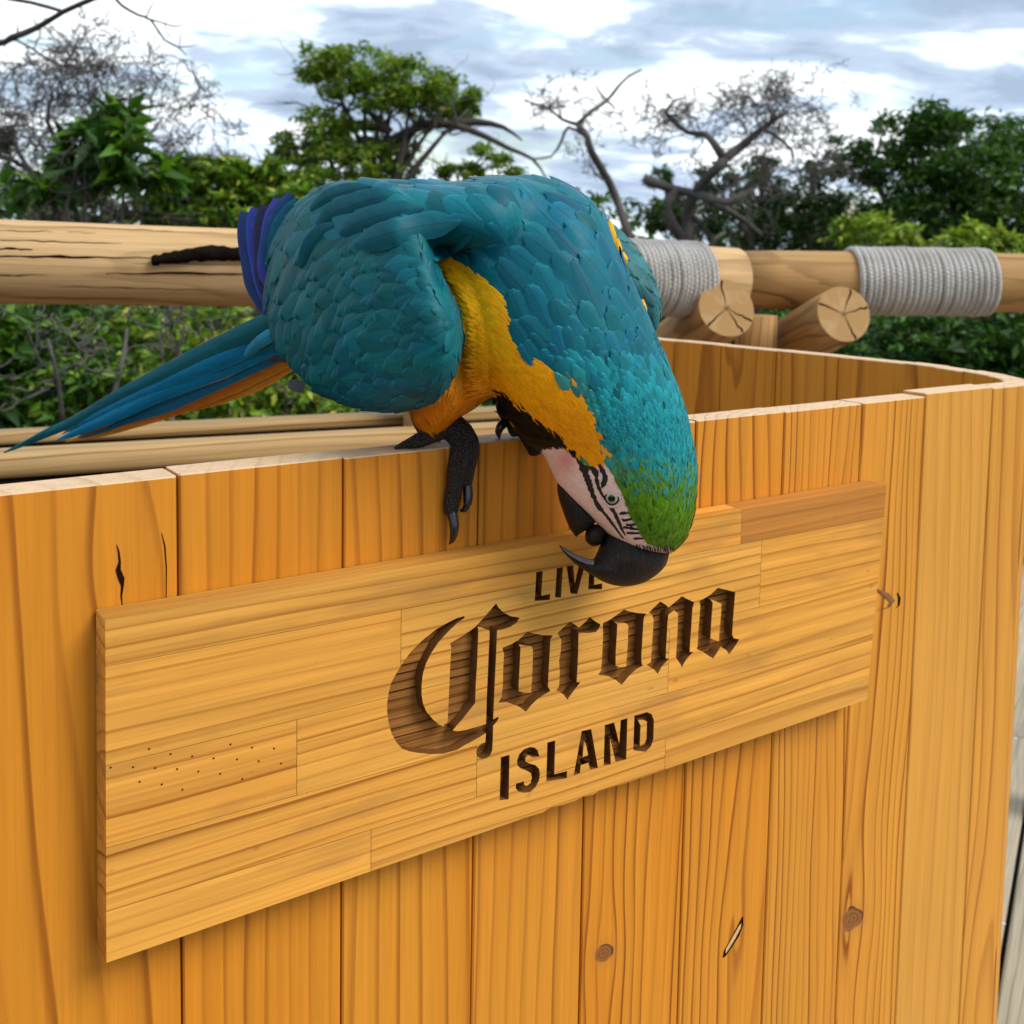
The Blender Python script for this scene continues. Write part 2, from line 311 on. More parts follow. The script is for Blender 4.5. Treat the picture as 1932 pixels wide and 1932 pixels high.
# ------------------------------------------------------------------ the carved sign
ST = .021                                            # board thickness; the front face lies this far before the planks
corners = [on_front(x, y, -ST) for x, y in ((198.7, 1169.9), (1673, 913.7), (1636, 1319.4), (200.8, 1816.6))]
SO = corners[0].copy()                                # sign's own frame: x along U, y = up
def s2(x, y):
    p = on_front(x, y, -ST)-SO; return (float(p@U), float(p[2]))
def crop(ox, oy, s): return lambda L: [((ox+a*s)/1.46429, (oy+b*s)/1.46429) for a, b in L]
cA, cB, cC, cD, cE = crop(1050, 1640, .24845), crop(1350, 1660, .20704), crop(1700, 1600, .19669), crop(1360, 1930, .24845), crop(1460, 1540, .12422)
carve = [
 cA([(938,250),(938,272),(860,325),(760,420),(650,540),(570,660),(510,780),(475,900),(462,1020),(462,1130),(480,1230),(520,1320),(590,1400),(650,1450),(705,1480),(725,1450),(752,1425),(765,1150),(775,900),(792,600),(778,555),(850,510),(950,450),(1060,370),(1150,270),(1230,180),(1290,108),(1320,160),(1380,215),(1450,250),(1553,268),(1520,320),(1450,370),(1380,395),(1302,408),(1290,700),(1275,1000),(1262,1300),(1258,1400),(1290,1380),(1325,1370),(1300,1420),(1258,1470),(1255,1600),(1248,1740),(1225,1800),(1180,1830),(1130,1840),(1080,1810),(1068,1770),(1085,1710),(1120,1670),(1170,1655),(1178,1550),(1100,1600),(950,1680),(850,1740),(700,1780),(560,1785),(420,1770),(330,1755),(245,1725),(180,1650),(130,1560),(95,1440),(78,1300),(80,1200),(100,1080),(130,980),(180,890),(240,790),(340,650),(470,520),(620,400),(760,320),(850,275)]),
 cA([(1085,368),(1130,375),(1215,412),(1218,440),(1200,850),(1185,1200),(1178,1450),(1100,1475),(960,1515),(860,1530),(808,1522),(850,1470),(930,1380),(1000,1290),(1058,1215),(1065,1000),(1078,800),(1090,500),(1092,400)]),
 cB([(185,625),(300,580),(400,520),(515,412),(600,435),(720,458),(858,460),(825,510),(815,700),(800,950),(792,1140),(822,1205),(740,1250),(640,1320),(560,1400),(497,1480),(420,1420),(340,1385),(240,1350),(130,1360),(175,1280),(190,1100),(195,900),(205,700),(190,660)]),
 cB([(400,580),(450,590),(570,605),(592,650),(585,900),(575,1100),(565,1228),(470,1222),(400,1205),(402,1100),(415,850),(425,620)]),
 cB([(920,430),(990,360),(1082,280),(1140,310),(1205,355),(1270,300),(1350,215),(1410,265),(1495,315),(1470,370),(1435,415),(1330,430),(1200,420),(1195,700),(1185,900),(1175,1085),(1225,1085),(1150,1180),(1090,1260),(1050,1320),(1000,1250),(940,1210),(900,1195),(940,1140),(950,950),(940,800),(965,650),(970,520),(940,470)]),
 cB([(1520,300),(1620,250),(1720,180)])+cC([(122,427),(180,450),(300,475),(435,485),(405,530),(395,600),(380,850),(365,1100),(370,1180),(385,1215),(300,1260),(200,1350),(90,1485)])+cB([(1700,1060),(1600,1005),(1460,985),(1500,930),(1510,800),(1525,500),(1525,370)]),
 cC([(-10,595),(30,610),(150,620),(182,650),(175,900),(160,1100),(152,1228),(70,1235),(5,1215),(5,1050),(20,800),(28,640)]),
 cC([(470,470),(560,380),(632,313),(700,355),(748,395),(830,330),(935,240),(1010,280),(1108,325),(1085,400),(1065,700),(1050,900),(1045,1022),(1095,1020),(1020,1100),(970,1170),(935,1242),(910,1190),(850,1100),(860,950),(875,700),(880,480),(825,437),(745,500),(735,600),(712,1000),(708,1112),(757,1115),(650,1230),(595,1335),(550,1275),(440,1205),(500,1165),(510,1000),(530,700),(537,560),(510,490)]),
 cC([(1180,310),(1260,265),(1340,215),(1440,122),(1560,150),(1685,182),(1670,350),(1655,550),(1640,780),(1665,830),(1740,845),(1690,930),(1640,1000),(1595,1058),(1560,1000),(1480,945),(1430,1030),(1375,1115),(1300,1070),(1230,1020),(1145,985),(1155,930),(1165,750),(1180,550),(1195,380)]),
 cC([(1330,280),(1375,295),(1490,345),(1485,500),(1465,700),(1455,875),(1400,855),(1335,830),(1345,650),(1360,450),(1368,330)]),
 cD([(95,652),(192,625),(182,1120),(82,1130)]),
 cD([(525,645),(505,575),(470,545),(420,538),(350,565),(300,620),(275,690),(280,740),(310,775),(380,800),(430,830),(440,880),(425,940),(385,970),(355,960),(350,920),(262,945),(262,1000),(290,1035),(350,1048),(420,1040),(480,985),(520,910),(530,840),(520,780),(480,740),(410,720),(370,700),(368,660),(395,630),(425,640),(440,655)]),
 cD([(612,490),(700,465),(690,842),(832,805),(830,885),(600,920)]),
 cD([(995,362),(1100,338),(1175,770),(1085,790),(1070,712),(985,735),(975,830),(905,855)]), cD([(1020,470),(1040,500),(1065,630),(1005,650)]),
 cD([(1252,295),(1355,265),(1412,500),(1428,240),(1503,218),(1490,675),(1370,705),(1310,440),(1318,730),(1238,745)]),
 cD([(1580,190),(1720,150),(1772,172),(1798,240),(1792,450),(1765,530),(1705,592),(1568,575)]), cD([(1620,238),(1680,235),(1720,255),(1715,450),(1690,510),(1640,530),(1650,300)]),
 cE([(175,322),(318,300),(285,855),(485,812),(475,945),(140,968)]), cE([(632,240),(768,213),(722,895),(590,885)]),
 cE([(848,195),(995,178),(1032,585),(1125,165),(1265,140),(1085,815),(935,800)]),
 cE([(1368,110),(1690,60),(1685,180),(1480,205),(1472,310),(1640,290),(1635,400),(1465,420),(1458,610),(1640,575),(1635,710),(1325,712)]),
]
ctr = P0 + U*(SO-P0).dot(U)
sign = empty('carved_sign', SO - NB*0)
tag(sign, 'pale pine board carved with LIVE Corona ISLAND, fixed to the counter front', 'sign')
sc_ = [((p-SO)@U, p[2]-SO[2]) for p in corners]
# outline with a few chips along the lower edge
chip = [s2(*q) for q in ((1636,1319.4),(1300,1436),(1180,1477.5),(1132,1491),(1120,1499),(1100,1503),(1085,1511),(1060,1519),(1040,1523),(1024,1533),(1012,1536),(990,1543),(950,1557),(860,1588.5),(560,1692))]
outline = [sc_[0], sc_[1]] + chip + [sc_[3]]
cu = bpy.data.curves.new('sign_cut', 'CURVE'); cu.dimensions = '2D'; cu.fill_mode = 'BOTH'; cu.extrude = (ST-.0015)/2
for poly in [outline] + [[s2(*q) for q in L] for L in carve]:
    sp = cu.splines.new('POLY'); sp.points.add(len(poly)-1); sp.use_cyclic_u = True
    for pt, q in zip(sp.points, poly): pt.co = (q[0], q[1], 0, 1)
tmp = bpy.data.objects.new('tmp', cu); C.objects.link(tmp)
bpy.context.view_layer.update()
face_me = bpy.data.meshes.new_from_object(tmp.evaluated_get(bpy.context.evaluated_depsgraph_get()))
bpy.data.objects.remove(tmp)
# sign local (x,y,z): x along U, y up, z towards the viewer.  Object axes: x along, y depth(away), z up
SM = Matrix(((U[0], NB[0], 0, SO[0]), (U[1], NB[1], 0, SO[1]), (0, 0, 1, SO[2]), (0, 0, 0, 1)))
for v in face_me.vertices:
    x, y, z = v.co; v.co = (x, (ST-.0015)/2-z, y)      # front at y=0, back at ST
def lam(a, b): return [s2(*a), s2(*b)]
W_ = sc_[1][0]
# lamella boundaries (horizontal glue lines) as lines from left px to right px, and the butt joints between blocks
rows = [((198,1169),(1673,913.7)), ((198,1258),(1670,974)), ((200,1445),(1660,1090)), ((200,1600),(1650,1200)), ((200,1720),(1640,1275)), ((200,1830),(1636,1330))]
butts = [[(1400, 960)], [(757, 1150), (1437, 1030)], [(560, 1390), (1262, 1230)], [(900, 1420)], [(700, 1600), (1255, 1420)]]
lines = [(s2(*a), s2(*b)) for a, b in rows]
def cut(bm, co, no):
    geom = bm.verts[:] + bm.edges[:] + bm.faces[:]
    r = bmesh.ops.bisect_plane(bm, geom=geom, plane_co=co, plane_no=no, clear_outer=True)
for i in range(5):
    (ax_, ay), (bx_, by) = lines[i]; (cx_, cy_), (dx_, dy_) = lines[i+1]
    bounds = [-9] + [s2(*q)[0] for q in butts[i]] + [9]
    for j in range(len(bounds)-1):
        bm = bmesh.new(); bm.from_mesh(face_me)
        n1 = Vector((-(by-ay), 0, bx_-ax_)).normalized(); n2 = Vector((dy_-cy_, 0, -(dx_-cx_))).normalized()
        if i > 0: cut(bm, Vector((ax_, 0, ay)) - n1*.00012, n1)
        if i < 4: cut(bm, Vector((cx_, 0, cy_)) - n2*.00012, n2)
        if bounds[j] > -9: cut(bm, Vector((bounds[j]+.00015, 0, 0)), Vector((-1, 0, 0)))
        if bounds[j+1] < 9: cut(bm, Vector((bounds[j+1]-.00015, 0, 0)), Vector((1, 0, 0)))
        me = bpy.data.meshes.new('lamella'); bm.to_mesh(me); bm.free()
        o = fin('lamella', me, M['sign'], mw=SM)
        me.materials.append(M['char_shade']); cx0 = s2(700, 1300)[0]; cx1 = s2(1400, 1200)[0]
        for f_ in me.polygons:                           # letter walls darkened: scorch, plus their shade put into the colour
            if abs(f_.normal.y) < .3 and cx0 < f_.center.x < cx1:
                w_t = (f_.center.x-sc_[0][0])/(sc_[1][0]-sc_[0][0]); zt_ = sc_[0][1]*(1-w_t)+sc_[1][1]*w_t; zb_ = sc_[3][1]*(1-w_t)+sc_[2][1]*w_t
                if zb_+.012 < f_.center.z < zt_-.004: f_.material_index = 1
        # wood grain runs along the board: wood_x shifts rings up the face
        woody(o, x=random.choice([-1, 1])*random.uniform(.08, .3)+.1, y=random.uniform(.02, .06), f=random.uniform(70, 130), t=random.uniform(-.012, .012), s=random.uniform(.75, 1.15), p=.85 if (i, j) == (0, 1) else random.uniform(0, .22))
        put_on(o, sign)
# carved floor, inside the board's outline
CD = .0085
xs = [q[0] for q in outline]; 
fl = [(sc_[0][0]+.012, sc_[0][1]-.012), (sc_[1][0]-.012, sc_[1][1]-.012), (sc_[2][0]-.012, sc_[2][1]+.02), (sc_[3][0]+.012, sc_[3][1]+.02)]
V = []; nx_, nz_ = 150, 64; Fs = []
for i in range(nx_+1):
    for j in range(nz_+1):
        a, b = i/nx_, j/nz_
        top = np.array(fl[0])*(1-a)+np.array(fl[1])*a; bot = np.array(fl[3])*(1-a)+np.array(fl[2])*a
        q = top*(1-b)+bot*b
        V.append((q[0], CD + .0006*math.sin(q[1]*260+math.sin(q[0]*7)*2)+.0003*math.sin(q[1]*900), q[1]))
for i in range(nx_):
    for j in range(nz_):
        k0 = i*(nz_+1)+j; Fs.append((k0, k0+1, k0+nz_+2, k0+nz_+1))
o = mesh_obj('carved_floor', V, Fs, M['carve'], mw=SM); woody(o, x=.3, y=.03, f=170, t=.01, s=1.5); put_on(o, sign)
tag(o, 'scorched brown recessed floor of the lettering')
# worm/nail holes on the board's lower left
hm = simple('dark_hole', (.03, .012, .005), .95, spec=0.0)
for q in ((795,133),(910,160),(1025,172),(1140,183),(1265,188),(1380,198),(1500,210),(1230,108),(1345,125),(1462,130),(590,232),(710,230),(828,235),(945,240),(1058,253),(1175,265),(1293,293),(745,308),(863,322),(973,350)):
    a = s2(q[0]*.35348, 1365.9+q[1]*.35348); V = [(a[0]+.0006*math.cos(t), -.0002, a[1]+.0006*math.sin(t)) for t in np.linspace(0, 6.283, 9)[:-1]]
    put_on(mesh_obj('nail_hole', V, [tuple(range(8))], hm, mw=SM), sign)

# ------------------------------------------------------------------ the macaw
def z8(x, y): return (990.2+.19443*x, 785.4+.19443*y)
def z7(x, y): return (717.1+.17674*x, 717.1+.17674*y)
def z5(x, y): return (443.9+.28278*x, 307.3+.28278*y)
def z4(x, y): return (.35348*x, 341.5+.35348*y)
def smooth_path(P, k=6):
    P = np.asarray(P, float); out = []
    E = np.vstack([2*P[0]-P[1], P, 2*P[-1]-P[-2]])
    for i in range(len(P)-1):
        p0, p1, p2, p3 = E[i], E[i+1], E[i+2], E[i+3]
        for t in np.linspace(0, 1, k, endpoint=False):
            out.append(.5*((2*p1)+(-p0+p2)*t+(2*p0-5*p1+4*p2-p3)*t*t+(-p0+3*p1-3*p2+p3)*t**3))
    out.append(P[-1]); return np.array(out)
def loft(st, k=5, seg=28, sup=1.0):
    """stations (ax,ay,bx,by,Z,half_depth): rings spanning two outline points at depth Z"""
    S = smooth_path(st, k); V = []; Fs = []
    for ax_, ay, bx_, by, Z, hd in S:
        a, b = px(ax_, ay, Z), px(bx_, by, Z); c = (a+b)/2; hv = (a-b)/2
        dv = ray((ax_+bx_)/2, (ay+by)/2); dv = dv/np.linalg.norm(dv)*max(hd, .0004)
        for j in range(seg):
            th = 2*math.pi*j/seg; V.append(c+hv*math.cos(th)+dv*math.sin(th))
    n = len(S)
    for i in range(n-1):
        for j in range(seg):
            j2 = (j+1) % seg; Fs.append((i*seg+j, i*seg+j2, (i+1)*seg+j2, (i+1)*seg+j))
    for r0, flip in ((0, True), ((n-1)*seg, False)):
        V.append(np.mean(V[r0:r0+seg], axis=0)); c = len(V)-1
        for j in range(seg):
            j2 = (j+1) % seg; Fs.append((c, r0+j2, r0+j) if flip else (c, r0+j, r0+j2))
    return np.array(V), Fs
def tube(P, rad, seg=12, k=4):
    """P world points, rad radii -> closed tapered tube"""
    Q = smooth_path(np.hstack([np.asarray(P, float), np.asarray(rad, float)[:, None]]), k); V = []; Fs = []
    T = np.gradient(Q[:, :3], axis=0); up = np.array([.3, .2, .93])
    for q, t in zip(Q, T):
        t = t/(np.linalg.norm(t)+1e-9); a = np.cross(t, up)
        if np.linalg.norm(a) < 1e-3: a = np.cross(t, [1, 0, 0])
        a /= np.linalg.norm(a); b = np.cross(t, a)
        for j in range(seg):
            th = 2*math.pi*j/seg; V.append(q[:3]+(a*math.cos(th)+b*math.sin(th))*max(q[3], 1e-4))
    n = len(Q)
    for i in range(n-1):
        for j in range(seg):
            j2 = (j+1) % seg; Fs.append((i*seg+j, i*seg+j2, (i+1)*seg+j2, (i+1)*seg+j))
    Fs.append(tuple(range(seg-1, -1, -1))); Fs.append(tuple(range((n-1)*seg, n*seg)))
    return np.array(V), Fs
def join(parts):
    V = []; Fs = []; o = 0
    for v, f in parts:
        V.extend(list(v)); Fs += [tuple(i+o for i in q) for q in f]; o += len(v)
    return V, Fs
def voxel(parts, size, smooth=4):
    V, Fs = join(parts)
    o = mesh_obj('tmp', V, Fs, None)
    m = o.modifiers.new('r', 'REMESH'); m.mode = 'VOXEL'; m.voxel_size = size
    if smooth:
        s = o.modifiers.new('s', 'SMOOTH'); s.factor = .5; s.iterations = smooth
    bpy.context.view_layer.update()
    me = bpy.data.meshes.new_from_object(o.evaluated_get(bpy.context.evaluated_depsgraph_get()))
    bpy.data.objects.remove(o); return me
def inpoly(x, y, P):
    P = np.asarray(P); x = np.asarray(x); y = np.asarray(y); r = np.zeros(x.shape, bool); j = len(P)-1
    for i in range(len(P)):
        xi, yi = P[i]; xj, yj = P[j]
        c = ((yi > y) != (yj > y)) & (x < (xj-xi)*(y-yi)/((yj-yi) if yj != yi else 1e-9)+xi); r ^= c; j = i
    return r

neck = [(985,331,860,560,.712,.050),(1060,347,885,690,.705,.053),(1122,388,915,738,.700,.054),(1160,468,940,752,.697,.054),(1225,606,957,782,.697,.052),
        (1262,692,978,815,.700,.050),(1292,772,1003,838,.704,.048),(1307,836,1024,856,.708,.046),(1315,894,1050,908,.712,.044),(1311,945,1082,950,.716,.041),
        (1302,990,1124,986,.718,.036),(1288,1021,1152,1012,.720,.030),(1266,1046,1188,1034,.720,.020)]
torso = [(548,455,540,640,.86,.03),(590,395,575,690,.835,.05),(660,352,650,730,.80,.06),(750,340,760,758,.77,.064),(850,349,872,772,.745,.064),(930,334,925,748,.725,.058),(1010,345,960,735,.712,.045)]
rwing = [(506,520,506,600,.79,.006),(520,450,522,648,.775,.016),(555,392,556,694,.755,.028),(610,352,602,738,.73,.036),(680,340,672,768,.705,.042),(750,352,745,776,.685,.044),
         (798,430,796,768,.672,.042),(828,512,830,746,.664,.036),(852,562,852,714,.660,.027),(866,604,864,678,.660,.017),(871,632,870,652,.660,.006)]
lwing = [(1040,400,1010,560,.80,.02),(1120,405,1090,600,.80,.03),(1180,448,1150,590,.80,.03),(1222,505,1185,590,.795,.026),(1244,560,1208,600,.79,.018),(1245,592,1222,618,.788,.010),(1238,622,1228,625,.787,.004)]
rthigh = [(770,690,930,690,.715,.035),(768,735,915,740,.712,.035),(775,780,892,768,.712,.028),(795,812,862,788,.714,.018),(812,822,850,800,.716,.012)]
lthigh = [(930,690,1010,700,.755,.03),(938,750,1010,760,.755,.025),(950,785,1000,790,.752,.014)]
shoulder = [(700,352,700,520,.712,.035),(770,352,775,480,.700,.042),(840,352,835,464,.694,.044),(905,342,885,478,.692,.045),(965,338,925,505,.694,.045),(1020,350,955,550,.70,.04)]
bulge = [(814,490,858,492,.705,.016),(836,520,922,545,.700,.028),(858,580,945,598,.698,.034),(866,640,955,650,.699,.036),(862,700,965,692,.704,.036),(850,755,950,740,.710,.030)]
body_me = voxel([loft(s) for s in (neck, torso, rwing, lwing, rthigh, lthigh, shoulder, bulge)], .0024, 5)
def bvh_of(lofts):
    V_, F_ = join([loft(q) for q in lofts]); return BVHTree.FromPolygons([tuple(v) for v in V_], F_)
wing_bvh = bvh_of([rwing, lwing]); rest_bvh = bvh_of([neck, torso, rthigh, lthigh, shoulder, bulge])
def on_wing(P):
    return np.array([wing_bvh.find_nearest(Vector(q))[3] < min(rest_bvh.find_nearest(Vector(q))[3], .006) for q in P])
bird = empty('macaw', px(875, 850, .72))
tag(bird, 'blue and yellow macaw perched on the counter edge, bending its head down to the sign', 'parrot')

breast_poly = [(806,488),(838,476),(866,492),(895,522),(942,556),(953,594),(957,645),(980,660),(1002,688),(1040,704),(1075,731),(1105,757),(1122,788),(1131,828),(1146,862),(1146,880),(1125,878),(1110,872),(1090,866),(1075,850),(1055,836),(1035,822),(1010,800),(985,785),(960,765),(945,756),(940,752),(900,775),(850,812),(800,835),(755,790),(760,772),(800,768),(842,735),(864,690),(871,640),(864,570),(840,520)]
chin_poly = [(934,742),(962,758),(990,777),(1015,793),(1041,814),(1062,833),(1088,862),(1070,862),(1050,850),(1030,848),(1024,856),(1010,848),(985,830),(960,800),(940,775)]
face_poly = [z8(*q) for q in ((130,300),(310,270),(420,330),(530,430),(600,480),(680,470),(770,430),(830,500),(900,640),(960,770),(1010,900),(1070,1030),(1130,1120),(1190,1220),(1300,1260),(1470,1275),(1560,1330),(1420,1450),(1100,1450),(900,1350),(760,1250),(690,1100),(560,1010),(380,860),(270,700),(180,520),(110,380))]
wing_poly = [(480,380),(570,352),(640,400),(760,452),(810,485),(842,525),(866,575),(873,640),(866,695),(840,740),(800,772),(700,785),(590,745),(530,670),(490,560)]
def region(x, y, Z, wg):
    r = np.full(x.shape, 4)
    r[(y > 690) & (x > 930)] = 5
    r[(y > 835) & (x > 1000)] = 6
    r[wg & ((y > 455) | (x < 600) | (x > 1100))] = 3
    r[(Z > .765) & (x > 1150) & (y < 640)] = 3
    r[~wg & (inpoly(x, y, breast_poly) | ((x < 1000) & (y > 700) & (x > 700)) | ((x > 770) & (x < 880) & (y > 488) & (Z < .75)))] = 1
    r[~wg & inpoly(x, y, chin_poly)] = 2
    r[inpoly(x, y, face_poly)] = 0
    return r
def projv(P):
    d = P-CAM; Z = d@AF; return CXU+(d@AX)/Z*FU, CYU-(d@AU)/Z*FU, Z
def lerp(a, b, t): return np.asarray(a)*(1-t)+np.asarray(b)*t
def colour(x, y, Z, r, jit=True):
    n = len(x); c = np.zeros((n, 3)); T = lambda a: np.clip(a, 0, 1)[:, None]
    teal = np.array([.003, .112, .128]); blue = np.array([.003, .115, .160]); nk = np.array([.012, .235, .265]); gr = np.array([.085, .20, .005])
    mant = blue*(1-T((y-520)/260))+np.array([.010, .150, .20])*T((y-520)/260)
    mant = mant*(1-T((620-x)/200)*.5) + np.array([.015, .14, .18])*T((620-x)/200)*.5
    c[:] = mant
    wing = teal*(1-T((x-650)/260)*.5) + np.array([.005, .115, .155])*T((x-650)/260)*.5
    wing = wing*(1-T((y-690)/90)*.5) + np.array([.008, .06, .11])*T((y-690)/90)*.5
    c[r == 3] = wing[r == 3]
    far = (Z > .765) & (x > 1150)
    c[far] = [.03, .14, .15]
    m = (r == 5) | (r == 6)
    nn = mant*(1-T((y-640)/120)) + nk*T((y-640)/120)
    gmix = T((y - 868 + (rng.normal(0, 22, n) if jit else 0) - (x-1240)*.12)/64)
    nn = nn*(1-gmix)+gr*gmix
    edge = T(1-(x-(1085+(y-760)*.30))/46)*T((y-700)/50)       # greenish rim beside the yellow
    nn = nn*(1-edge*.55)+np.array([.10, .22, .03])*edge*.55
    c[m] = nn[m]
    o = np.array([.95, .44, .004])*(1-T((y-600)/210)) + np.array([.92, .32, .003])*T((y-600)/210)
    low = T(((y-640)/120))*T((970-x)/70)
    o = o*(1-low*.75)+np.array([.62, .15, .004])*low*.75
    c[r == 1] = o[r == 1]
    c[r == 2] = [.005, .005, .004]
    c[r == 0] = [.85, .59, .52]
    return c

# body colours and materials
nv = len(body_me.vertices); BV = np.empty(nv*3, np.float32); body_me.vertices.foreach_get('co', BV); BV = BV.reshape(-1, 3).astype(float)
bx_, by_, bz_ = projv(BV); bw_ = on_wing(BV); br = region(bx_, by_, bz_, bw_); bc = colour(bx_, by_, bz_, br, False)
pk = np.exp(-(((bx_-z8(400,430)[0])/22)**2+((by_-z8(400,430)[1])/26)**2))[:, None]
bc = np.where((br == 0)[:, None], bc*(1-pk*.85)+np.array([.70, .24, .20])*pk*.85, bc)
mB, g = mat_new('macaw_skin_and_down')
vc = g.attr('Col', 'GEOMETRY', 'Color'); co = g.n('ShaderNodeTexCoord').outputs['Object']
nz = g.noise(co, 260, 4, .6); f = g.m('ADD', .78, g.m('MULTIPLY', nz, .42))
finish(g, {'Base Color': g.mix(1.0, vc, g.n('ShaderNodeCombineColor', {0: f, 1: f, 2: f}).outputs[0], 'MULTIPLY'), 'Roughness': .62, 'Specular IOR Level': .25,
           'Subsurface Weight': 0.0}, g.noise(co, 420, 3), .7, .0012)
body = fin('body', body_me, mB, None, True, cols=bc); put_on(body, bird)
tag(body, 'feathered body with bare pinkish white face skin')
mF, g = mat_new('macaw_feather')
vc = g.attr('Col', 'GEOMETRY', 'Color'); uv = g.n('ShaderNodeUVMap').outputs[0]; u_, v_, _ = g.sep(uv)
au = g.m('ABSOLUTE', g.m('SUBTRACT', u_, .5)); rnd = g.m('MULTIPLY', g.m('FLOOR', u_), 0.0)
co = g.n('ShaderNodeTexCoord').outputs['Object']
wv = g.m('SINE', g.m('ADD', g.m('MULTIPLY', g.m('SUBTRACT', v_, g.m('MULTIPLY', au, .55)), 230.0), g.m('MULTIPLY', g.noise(co, 300, 1), 7.0)))
barb = g.m('ADD', .5, g.m('MULTIPLY', wv, .5))
shaft = g.ramp(au, [(.008, 1.0), (.025, 0.0)])
edge = g.ramp(au, [(.38, 0.0), (.5, 1.0)])
tip = g.ramp(v_, [(.84, 0.0), (1.0, 1.0)])
lum = g.m('ADD', .86, g.m('MULTIPLY', barb, .06))
lum = g.m('ADD', lum, g.m('MULTIPLY', g.m('SUBTRACT', g.noise(co, 170, 3), .5), .35))
lum = g.m('ADD', lum, g.m('MULTIPLY', g.m('MAXIMUM', edge, tip), .24))
lum = g.m('SUBTRACT', lum, g.m('MULTIPLY', shaft, .3))
fc = g.mix(1.0, vc, g.n('ShaderNodeCombineColor', {0: lum, 1: lum, 2: lum}).outputs[0], 'MULTIPLY')
finish(g, {'Base Color': fc, 'Roughness': .47, 'Specular IOR Level': .13}, g.m('SUBTRACT', barb, g.m('MULTIPLY', shaft, 1.5)), .09, .0005)

# feather flow: station centres with the direction that points tailwards
flow_c, flow_d = [], []
for st in (neck, torso):
    S = smooth_path(st, 4)
    cs = np.array([(px(a, b, Z)+px(c_, d_, Z))/2 for a, b, c_, d_, Z, h in S])
    if st is neck: dd = cs[:-1]-cs[1:]; cc = (cs[:-1]+cs[1:])/2
    else: dd = cs[:-1]-cs[1:]; cc = (cs[:-1]+cs[1:])/2
    flow_c.append(cc); flow_d.append(dd/np.linalg.norm(dd, axis=1)[:, None])
flow_c = np.vstack(flow_c); flow_d = np.vstack(flow_d)
body_me.calc_loop_triangles()
npoly = len(body_me.polygons); FC = np.empty(npoly*3, np.float32); FN = np.empty(npoly*3, np.float32)
body_me.polygons.foreach_get('center', FC); body_me.polygons.foreach_get('normal', FN)
FC = FC.reshape(-1, 3).astype(float); FN = FN.reshape(-1, 3).astype(float)
bvh = BVHTree.FromPolygons([tuple(v) for v in BV], [tuple(p.vertices) for p in body_me.polygons])
# finer sampling where the plumage is hair-like
fx_, fy_, fz_ = projv(FC); wg0 = on_wing(FC); r0_ = region(fx_, fy_, fz_, wg0); seen = (FN*(CAM[None]-FC)).sum(1) > -.1
fine_ = np.where(np.isin(r0_, (1, 2, 5, 6)) & seen)[0]; rep_ = np.repeat(fine_, 4); jt_ = rng.uniform(-.0013, .0013, (len(rep_), 3)); jt_ -= FN[rep_]*(jt_*FN[rep_]).sum(1)[:, None]
FC = np.vstack([FC, FC[rep_]+jt_]); FN = np.vstack([FN, FN[rep_]]); npoly = len(FC); wg0 = np.concatenate([wg0, wg0[rep_]])
fx_, fy_, fz_ = projv(FC)
jx = fx_+rng.normal(0, 5, npoly); jy = fy_+rng.normal(0, 5, npoly)
FR = region(jx, jy, fz_, wg0); FR[inpoly(fx_, fy_, face_poly)] = 0
# feather width in picture units by region
Wd = np.full(npoly, 60.0)
Wd = np.where(FR == 4, np.clip(72-np.clip((860-fx_)/260, 0, 1)*14 - np.clip((fy_-560)/130, 0, 1)*44 - np.clip((985-fx_)/60, 0, 1)*np.clip((fy_-430)/60, 0, 1)*24, 26, 76), Wd)
Wd = np.where(FR == 3, np.clip(30+(860-fx_)/340*30, 26, 60), Wd)
Wd = np.where(FR == 5, np.clip(27-(fy_-690)/100*19.5, 7.5, 27), Wd)
Wd = np.where(FR == 6, 6.5, Wd); Wd = np.where(FR == 1, 8.0, Wd); Wd = np.where(FR == 2, 8.0, Wd)
back_ = (FN*(CAM[None]-FC)).sum(1) < -.05; Wd = np.where(back_ & (Wd < 14), 14, Wd)
asp = np.select([FR == 4, FR == 3, FR == 5, FR == 6, FR == 1, FR == 2], [1.55, 1.95, 2.2, 3.6, 4.6, 3.6], 2.0)
order = rng.permutation(npoly); picked = []
cell = .004; grid = {}
for i in order:
    if FR[i] == 0: continue
    r_ = Wd[i]*fz_[i]/FU*(.56 if FR[i] == 4 and Wd[i] > 40 else .50 if FR[i] in (3, 4) else .44)
    p = FC[i]; k = max(1, int(math.ceil(r_/cell))); c0 = (int(p[0]//cell), int(p[1]//cell), int(p[2]//cell)); ok = True
    for a in range(-k, k+1):
        for b in range(-k, k+1):
            for c_ in range(-k, k+1):
                L = grid.get((c0[0]+a, c0[1]+b, c0[2]+c_))
                if L:
                    for q in L:
                        dq = p-q
                        if dq[0]*dq[0]+dq[1]*dq[1]+dq[2]*dq[2] < r_*r_: ok = False; break
                if not ok: break
            if not ok: break
        if not ok: break
    if ok:
        grid.setdefault(c0, []).append(p); picked.append(i)
picked = np.array(picked)
pr = FR[picked]; pp = FC[picked]; pn = FN[picked]; pu, pv_, pz = fx_[picked], fy_[picked], fz_[picked]
d2 = ((pp[:, None, :]-flow_c[None])**2).sum(2); wgt = np.exp(-d2/(.035**2))+1e-12
pd = (wgt[:, :, None]*flow_d[None]).sum(1)
